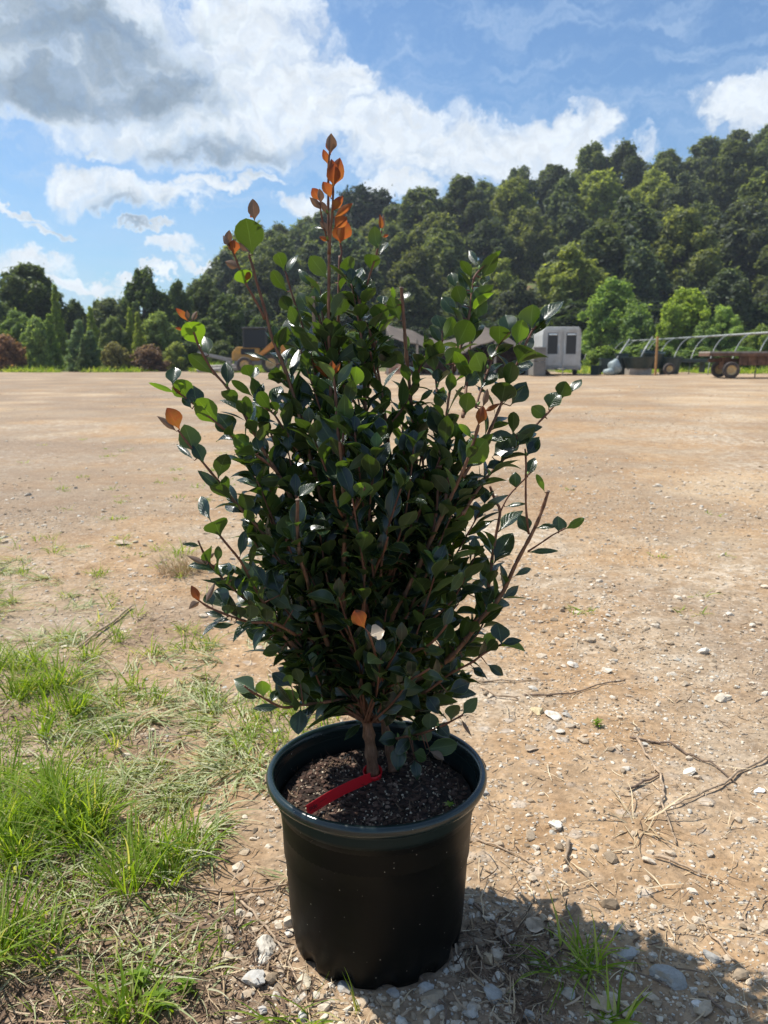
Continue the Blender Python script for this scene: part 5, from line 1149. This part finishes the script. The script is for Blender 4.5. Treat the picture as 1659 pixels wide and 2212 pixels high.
HERO = """713,334,714,293,20,n;714,334,713,300,17,r;708,355,699,326,12,r;721,403,734,345,28,r;721,403,721,357,25,r;720,402,714,348,22,r;691,435,676,409,18,r;715,429,698,398,20,r;716,457,739,427,16,r;722,470,757,443,14,r;721,494,747,472,22,r;735,525,743,478,30,r;734,524,728,488,20,r;694,454,670,430,12,n;693,440,689,411,12,n;710,502,692,480,12,n;707,521,690,512,8,r;706,462,694,438,11,n;698,495,680,489,7,s;550,477,546,433,21,n;545,550,533,473,52,u;538,545,520,523,10,n;550,470,543,461,12,r;507,550,503,521,21,r;492,531,480,509,11,n;491,531,495,500,14,n;496,535,486,512,9,n;516,579,487,566,16,n;532,616,521,583,33,y;531,607,538,590,12,r
407,694,381,671,12,r;405,694,404,673,9,n;414,694,425,673,9,n;395,713,378,710,6,r;436,749,406,694,43,y;451,768,440,726,26,s;614,585,599,544,26,u;620,595,638,544,14,t;620,630,582,581,24,u;673,621,643,577,16,t;707,603,671,555,31,u;761,598,747,555,31,u;724,611,764,580,14,u;762,612,779,577,25,s;687,709,645,629,45,t;714,691,750,633,34,u;711,771,724,695,50,u;720,785,788,741,26,u;808,771,767,720,17,y;804,793,786,755,24,u;817,778,852,733,27,t;820,795,856,767,28,u;874,793,848,754,20,u;864,693,844,644,30,u;812,699,826,656,38,u;802,725,803,692,26,t;790,663,778,614,34,u;790,632,802,603,26,t;826,660,828,637,24,t;770,717,771,692,16,y;603,753,618,707,26,u;626,675,611,640,27,u;655,741,624,690,18,t;632,725,624,685,30,s;688,729,642,684,15,t;706,797,676,753,34,t;628,825,646,745,17,s;658,785,609,738,12,u;650,899,650,813,42,t;720,861,670,810,22,Y;738,897,740,816,29,l;726,833,760,783,18,l;764,840,770,793,32,y;600,828,593,795,28,u;597,885,602,827,24,t;710,897,656,860,16,t;614,929,626,867,20,u;848,869,817,830,22,t;717,813,717,782,14,r;712,821,678,787,8,r;722,809,735,786,8,r;734,950,728,898,55,Y;732,981,682,894,36,l;737,1049,701,987,31,l;745,1023,809,966,17,u;711,1059,671,1030,24,y;727,1109,698,1066,28,l;731,1099,760,1059,18,Y;781,1077,787,1041,35,Y;793,1040,804,1009,27,l;792,1039,773,1013,12,r;771,1091,763,1043,20,u;765,1114,781,1100,9,Y;745,1080,766,1075,7,Y;623,1053,616,986,38,t;700,990,690,935,38,t;782,978,801,933,34,t;645,1073,679,1044,22,s;653,1185,675,1126,28,t;733,1203,655,1173,40,l;749,1183,806,1128,26,t;823,1197,836,1150,27,t;815,1221,864,1190,31,t;741,1126,707,1129,12,t;740,1163,693,1153,16,t;811,1229,801,1180,18,u;629,1160,640,1140,20,Y;623,1165,616,1115,38,u
1005,1005,1049,952,44,y;1000,1015,1036,975,44,s;967,1101,1007,1039,36,s;1003,1095,1037,1042,40,s;973,1073,937,1025,24,u;983,1123,1021,1099,32,y;939,1149,915,1083,20,y;1063,987,1112,955,34,s;1047,1013,1089,997,18,t;951,999,958,957,40,u;945,1061,949,1010,38,u;873,1005,875,970,30,u;915,987,906,950,26,u;925,1140,903,1090,36,t;1115,1057,1111,1020,24,t;1091,1095,1134,1087,10,s;1077,1149,1125,1101,28,s;1070,1122,1014,1152,18,s;1061,1187,1031,1145,13,u;1067,1217,1107,1147,38,t;1141,1153,1123,1110,28,t;1141,983,1160,943,24,t;1140,1031,1154,987,22,t;1059,1247,1038,1191,19,u;1056,1258,1059,1217,36,s;1107,1247,1153,1223,13,t;1140,1193,1205,1188,12,t;895,1249,940,1212,38,l;937,1165,973,1126,28,s;1000,1180,979,1140,28,u;985,1205,1024,1190,8,y;937,1190,957,1177,7,Y;915,1194,920,1172,7,Y;1207,1152,1207,1115,27,t;1221,1143,1261,1121,16,y;1158,1141,1200,1135,12,s;1177,1064,1160,1024,12,y
816,538,806,492,26,u;819,551,836,523,16,s;802,588,805,544,31,u;774,625,777,576,26,s;824,500,820,466,9,r;825,500,831,463,10,n;826,512,839,508,6,r;872,650,882,629,16,s;853,648,847,621,9,y;880,756,881,729,9,Y;890,845,905,808,10,s;942,804,926,745,26,u;938,765,916,727,22,u;963,788,990,752,30,u;958,733,981,688,28,y;987,749,1016,689,43,u;955,715,944,679,32,t;955,745,930,702,18,t;1019,743,1036,697,32,s;987,685,955,640,26,t;985,625,974,586,22,t;1009,634,993,579,18,t;1000,660,985,618,30,u;1019,602,998,560,18,u;1035,576,1010,539,15,t;1032,599,1066,555,20,t;1041,602,1071,548,27,u;1050,570,1082,541,9,y;1041,620,1053,595,18,s;1014,669,1056,616,28,u;1025,692,1038,636,36,u;1078,748,1080,697,38,u;1102,717,1092,678,34,t;1115,746,1128,694,32,y;1150,709,1147,660,38,u;1160,705,1212,650,26,s;1147,730,1186,681,28,s;1118,784,1148,748,42,u;1108,820,1138,774,42,s;1056,778,1086,744,28,s;1045,807,1025,763,36,u;1015,820,1000,787,26,Y;1000,839,1040,800,24,t;1038,839,1071,806,28,s;1096,816,1078,797,24,u;1083,871,1093,822,47,u;1102,877,1140,825,34,t;948,830,944,795,22,t;1005,896,1013,846,30,u;952,948,934,883,38,t;833,938,869,887,30,u;815,960,809,895,42,t;905,870,936,837,12,t;960,925,986,895,24,u;1033,919,1041,879,20,r;1045,890,1080,871,9,r;1043,880,1050,845,11,n;1041,951,1106,940,20,s;1019,948,995,915,13,y;1182,905,1150,878,26,u;1108,940,1110,888,22,u;1112,938,1169,919,18,t;1120,962,1136,934,30,t;1208,861,1224,825,32,u;1233,848,1254,820,20,s;1185,884,1205,844,32,t;1137,986,1165,947,24,t
462,810,410,764,28,u;491,836,491,777,24,t;373,832,378,794,28,s;382,850,324,827,9,y;407,864,384,822,38,y;425,878,418,833,32,t;415,883,391,855,14,t;471,917,426,862,40,y;505,941,471,892,40,t;540,970,507,942,32,Y;388,928,362,886,28,r;382,932,341,902,12,n;419,976,400,921,40,u;440,1000,420,957,26,t;420,995,382,959,12,s;471,1034,487,975,31,u;484,1066,434,1020,18,t;491,1064,478,1033,18,t;535,1111,527,1062,28,u;555,1117,547,1080,22,t;455,1125,430,1071,22,t;477,1160,460,1118,44,u;518,1204,529,1147,18,t;540,1230,549,1170,12,u;538,916,530,855,22,u;542,816,529,787,26,u;546,820,553,792,20,s;602,828,592,797,30,u;547,858,502,820,16,u;549,850,553,821,20,s;560,870,567,827,16,s;597,788,522,752,7,t;590,880,600,827,24,t;600,890,587,866,18,u;618,931,620,871,20,u;580,944,564,899,24,u;590,1000,609,955,20,t;580,1002,528,991,8,u;560,977,554,944,22,t;611,1037,566,1039,26,u;651,986,650,918,24,u;393,853,373,838,6,r;390,845,392,824,12,Y
470,1215,472,1180,14,u;446,1220,403,1202,9,n;447,1218,436,1199,13,n;450,1210,463,1195,6,n;434,1180,397,1174,8,t;479,1251,488,1211,34,t;475,1237,435,1217,14,t;500,1252,490,1214,26,t;510,1279,487,1247,32,u;525,1287,520,1239,26,t;479,1260,437,1252,5,t;432,1299,415,1267,14,r;432,1299,409,1316,12,n;443,1304,465,1261,9,n;490,1318,467,1270,36,t;460,1310,446,1281,22,s;490,1330,495,1306,22,u;518,1341,510,1306,30,u;540,1343,540,1307,34,u;575,1345,578,1312,24,u;490,1335,443,1320,12,t;500,1340,461,1338,10,s;507,1348,457,1353,11,u;572,1388,535,1360,24,t;609,1402,567,1408,24,u;653,1369,616,1343,26,u;650,1374,609,1379,18,s;605,1285,583,1222,40,t;574,1268,547,1222,26,t;600,1228,569,1199,30,t;633,1318,580,1280,26,u;678,1344,627,1310,26,l;695,1355,760,1320,44,t;684,1394,658,1431,24,s;700,1410,674,1456,30,t;675,1270,690,1229,26,u;672,1318,706,1278,18,t;555,1495,506,1466,34,l;569,1506,566,1470,27,y;560,1510,519,1494,14,t;630,1484,589,1455,24,t;630,1484,617,1459,20,Y;649,1478,639,1442,22,u;585,1520,599,1486,16,t;633,1528,618,1491,33,y;660,1520,656,1476,20,u;650,1528,644,1580,34,s;605,1528,551,1529,15,t;690,1520,655,1545,14,s;751,1520,688,1534,26,t;695,1500,657,1449,40,t
952,1399,968,1343,40,t;970,1395,1006,1359,24,t;965,1395,1004,1384,13,u;875,1347,922,1330,34,u;825,1350,795,1299,36,l;788,1357,768,1322,27,r;798,1373,829,1362,27,p;811,1389,860,1374,8,Y;829,1430,836,1392,12,p;1083,1392,1076,1346,36,t;1051,1395,1064,1367,24,y;1083,1392,1125,1381,15,t;1000,1421,1042,1391,30,u;920,1415,962,1404,14,u;926,1450,957,1433,20,Y;940,1455,909,1444,14,Y;965,1495,1017,1474,30,t;1051,1434,1087,1457,18,t;1020,1440,1046,1461,16,t;840,1485,910,1490,28,u;845,1490,906,1526,40,t;833,1484,803,1498,20,t;830,1500,824,1551,28,t;920,1500,946,1536,28,t;1048,1319,1068,1257,34,t;1083,1295,1125,1264,18,t;1013,1277,1049,1250,18,s;1005,1280,1003,1234,10,u;970,1280,1001,1239,18,u;878,1287,914,1276,20,s;859,1312,902,1298,26,u;905,1310,942,1293,24,t;950,1235,994,1223,13,u;975,1200,1025,1187,7,y;974,1557,985,1520,28,u;999,1543,1030,1509,24,u;995,1552,1018,1588,7,n;927,1579,931,1542,34,u;943,1562,969,1589,26,t;905,1600,926,1574,34,u;887,1593,856,1626,26,t;920,1618,985,1610,34,u;892,1625,921,1637,26,u;928,1622,956,1641,15,n;895,1640,902,1681,22,t;862,1593,822,1598,30,t;860,1605,860,1661,32,t;887,1586,921,1542,26,t;820,1500,814,1546,30,t;860,1510,829,1566,28,t;785,1500,796,1561,26,t;754,1521,688,1538,32,t;783,1561,746,1594,15,s;920,1500,946,1536,26,t;790,1480,760,1440,30,t;850,1440,880,1400,34,t;900,1400,868,1370,32,t"""
for ln in HERO.replace('\n', ';').split(';'):
    a = ln.split(',')
    if len(a) == 6: hero(*[float(q) for q in a[:5]], a[5])
# fill: leaves along every drawn shoot, and inner shoots that make the crown deep and dense
def along(nm, k0=.12, k1=.97, gap=17, size=(56, 88), zone=(2.4, 'tt'), skip_p=.0, young=0.0):
    b = brn[nm]; n = len(b); side = 1; i = int(n * k0); last = i
    acc = 0
    for j in range(i + 1, int(n * k1)):
        acc += (b[j][0] - b[j - 1][0]).length
        if acc < gap * rl.uniform(.75, 1.3): continue
        acc = 0; p, d, w_ = b[j]
        if rl.random() < skip_p: continue
        A = p3(p, d); up = (p3(b[min(j + 2, n - 1)][0], b[min(j + 2, n - 1)][1]) - p3(b[max(j - 2, 0)][0], b[max(j - 2, 0)][1])).normalized()
        side += 1; ph = side * 2.4 + rl.normal() * .5
        e1_ = up.cross(Vector((0, 1, .1))).normalized(); e2_ = up.cross(e1_); out = e1_ * math.cos(ph) + e2_ * math.sin(ph)
        an = rl.uniform(.30, .95); T = up * math.cos(an) + out * math.sin(an); N = (up * math.sin(an) - out * math.cos(an)) + Vector((0, 0, .35)) + Vector(rl.normal(size=3) * .18)
        L_ = rl.uniform(*size) * VU * (1 - .25 * (j / n)); B = A + T * .003
        k = 1 if rl.random() < young else (2 if rl.random() < .10 else 0)
        add_leaf(nm, B, T, N, L_, L_ * rl.uniform(.38, .50), k, rl.uniform(.08, .5), rl.uniform(.15, 1.3))
        pet[nm].append((A, B))
SPARSE = {'A': (.08, .66, 16), 'B': (.10, .70, 12), 'C': (.9, .92, 30), 'D': (.10, .74, 12), 'E': (.02, .5, 20), 'F': (.08, .74, 12), 'G': (.08, .75, 12), 'H': (.1, .8, 16), 'I': (.1, .7, 16), 'J': (.05, .6, 14),
          'O': (.05, .60, 14), 'P1': (.9, .95, 40), 'Q': (.05, .66, 13), 'Q2': (.8, .9, 50), 'R': (.05, .7, 14), 'R2': (.8, .9, 50), 'S': (.05, .4, 18), 'T': (.6, .9, 40), 'N1': (.05, .75, 15), 'W': (.05, .75, 17), 'A2': (.9, .95, 50), 'A4': (.9, .95, 50), 'A5': (.9, .95, 50), 'A3': (.05, .80, 22), 'V': (.05, .78, 15), 'L2': (.8, .9, 50), 'L3': (.8, .9, 50), 'N2': (.05, .92, 18), 'L': (.05, .9, 16), 'K': (.1, .9, 15), 'N2c': (.1, .8, 20), 'N3': (.05, .8, 17), 'N4': (.1, .8, 18), 'N5': (.1, .8, 26)}
for nm in list(brn):
    if nm.startswith('trunk'): continue
    k0, k1, gp = SPARSE.get(nm, (.1, .93, 18)); along(nm, k0, k1, gp, young=.02)
hull_y = [560, 640, 700, 760, 820, 900, 1000, 1100, 1200, 1300, 1400, 1480, 1530]; hull_l = [690, 650, 600, 560, 520, 505, 510, 530, 510, 505, 545, 620, 690]; hull_r = [740, 810, 870, 1040, 1090, 1090, 1070, 1075, 1065, 1060, 1050, 1020, 970]
rf = random.Random(17); 
for q in range(165):
    ty_ = rf.choice([rf.uniform(600, 1520), rf.uniform(850, 1520), rf.uniform(900, 1500)]); l_ = np.interp(ty_, hull_y, hull_l) + 22; r_ = np.interp(ty_, hull_y, hull_r) - 22
    tx_ = rf.uniform(l_, r_); mx_ = (l_ + r_) / 2; hw = (r_ - l_) / 2; u = (tx_ - mx_) / hw; dmax = .17 * math.sqrt(max(.05, 1 - u * u)) * min(1, (ty_ - 500) / 500)
    if ty_ < 900: dt = rf.uniform(.0, 1) * dmax
    else: dt = rf.choice((rf.uniform(-.75, -.3), rf.uniform(.2, 1), rf.uniform(.2, 1), rf.uniform(-.3, .4))) * dmax
    x0 = 795 + rf.uniform(-10, 22); y0 = min(1560, ty_ + rf.uniform(140, 420)); y0 = max(y0, 1250) if ty_ > 900 else y0
    x0 = x0 if y0 > 1400 else x0 + (tx_ - x0) * .25
    mxp = x0 + (tx_ - x0) * .55 + rf.uniform(-20, 20); myp = y0 + (ty_ - y0) * .45
    nm = 'f%d' % q; pp = polyP([(x0, y0), (mxp, myp), (tx_, ty_)], 8); n = len(pp)
    d00 = dt * .15 if y0 > 1400 else dt * .5
    brn[nm] = [(p, d00 + (dt - d00) * (i / (n - 1)), 5.5 - 2.5 * i / (n - 1)) for i, p in enumerate(pp)]; leaves[nm] = []; pet[nm] = []
    along(nm, .10, .98, 13 if ty_ > 850 else 18, size=(66, 104) if ty_ > 850 else (54, 86))
    b = brn[nm][-1]; A = p3(b[0], b[1])
    for s_ in (-1, 1, 0): add_leaf(nm, A, Vector((s_ * .6, rf.uniform(-.4, .4), 1)), Vector((-s_ * .8, -.3, .5)), 46 * VU * rf.uniform(.7, 1), 23 * VU, 0 if rf.random() > .12 else 1, .2, .5)
# buds: small pointed swellings at the shoot tips and in leaf joints
M_BUD = mat('bud_green', (.16, .26, .05), .45, vary=.25, scale=90)
nb_ = 0
groups = {}
for nm in brn:
    key = nm if not nm.startswith('f') else 'inner%d' % (int(nm[1:]) % 13)
    groups.setdefault(key, []).append(nm)
for key, names in groups.items():
    m_ = MB(); tones = []
    for nm in names:
        b = brn[nm][::2] + ([brn[nm][-1]] if len(brn[nm]) % 2 == 0 else []); pts = [p3(p, d) - SB for (p, d, w_) in b]; rr = [w_ / 2 * VU * (1 + .10 * math.sin(i * 1.7) + (.16 if i % 4 == 0 else 0)) for i, (p, d, w_) in enumerate(b)]
        v0 = len(m_.v); m_.tube(pts, rr, 9); tones += [min(1, max(0, (7.5 - b[min(i // 9, len(b) - 1)][2]) / 4)) for i in range(len(m_.v) - v0)]
        for (A, B) in pet[nm]:
            v0 = len(m_.v); m_.tube([A - SB, A.lerp(B, .5) - SB + Vector((0, 0, .0004)), B - SB], [.0011, .0009, .0008], 5); tones += [1.0] * (len(m_.v) - v0)
    nmz = 'trunk' if key.startswith('trunk') else 'branch'
    o = m_.build(nmz, M_SB, shrub, smooth=True); a = o.data.attributes.new('tone', 'FLOAT', 'POINT'); a.data.foreach_set('value', np.array(tones, dtype=np.float32))
    LV = [l for nm in names for l in leaves.get(nm, [])]
    nv = NL * (NW + 1); S = [l for l in LV if l[2] < 3]
    if S:
        V = np.concatenate([l[0] for l in S]) - np.array(SB); U = np.concatenate([l[1] for l in S])
        Fa = (LF[None] + (np.arange(len(S)) * nv)[:, None, None]).reshape(-1, 4); mi = np.repeat([l[2] for l in S], len(LF))
        mesh_np('foliage', V, Fa, LM[:3], o, smooth=True, uv=U, mat_idx=mi)
    for l in LV:
        if l[2] > 2:
            f = mesh_np('young_leaf' if l[2] == 3 else ('bud_scale' if l[2] == 4 else 'dry_or_glossy_leaf'), l[0] - np.array(SB), LF, LM[l[2]], o, smooth=True, uv=l[1]); f['label'] = {3: 'orange-red young leaf', 4: 'brown folded bud leaf', 5: 'tan leaf'}[l[2]]
    bm_ = MB(); cnt = 0
    for nm in names:
        for q, (A, B) in enumerate(pet[nm]):
            if (q + len(nm)) % 4 == 0 and cnt < 8 and not key.startswith('inner'):
                a_ = A - SB; d_ = ((B - A).normalized() + Vector((0, 0, 1.2))).normalized(); cnt += 1
                bm_ = MB(); bm_.tube([a_, a_ + d_ * .003, a_ + d_ * .006, a_ + d_ * .009], [.0009, .0022, .0018, .0003], 7); bm_.build('bud', M_BUD, o, smooth=True)
# pale cut ends of pruned stems
for (P, d) in (((867, 621), 'N1'), ((643, 1078), 'K'), ((1184, 1060), 'Q'), ((1126, 677), None), ((677, 640), None)):
    m_ = MB()
    if d: b = brn[d][-1]; A = p3(b[0], b[1]) - SB; m_.tube([A, A + Vector((0, 0, .0015))], [.0035, .0030], 8)
    else: A = p3(P, .02) - SB; m_.tube([A + Vector((.001, 0, -.06)), A + Vector((0, 0, -.02)), A], [.0032, .0028, .0026], 8)
    m_.build('cut_stem', mat('cut_wood', (.36, .25, .17), .8), shrub)

# ------------------------------------------------------------------ thin summer air over the lot and the hill
m_ = MB(); m_.box((0, 110, 34), (520, 330, 72)); hz = m_.build('haze', [bpy.data.materials.new('air')]); hz['kind'] = 'stuff'; hz['label'] = 'faint summer haze'
am = hz.data.materials[0]; am.use_nodes = True; t = NT(am.node_tree); t.n.remove(t.n['Principled BSDF']); vo = t.node('ShaderNodeVolumePrincipled')
vo.inputs['Density'].default_value = .0004; vo.inputs['Color'].default_value = (.80, .88, 1, 1); vo.inputs['Anisotropy'].default_value = .2; t.l.new(vo.outputs[0], t.n['Material Output'].inputs['Volume'])
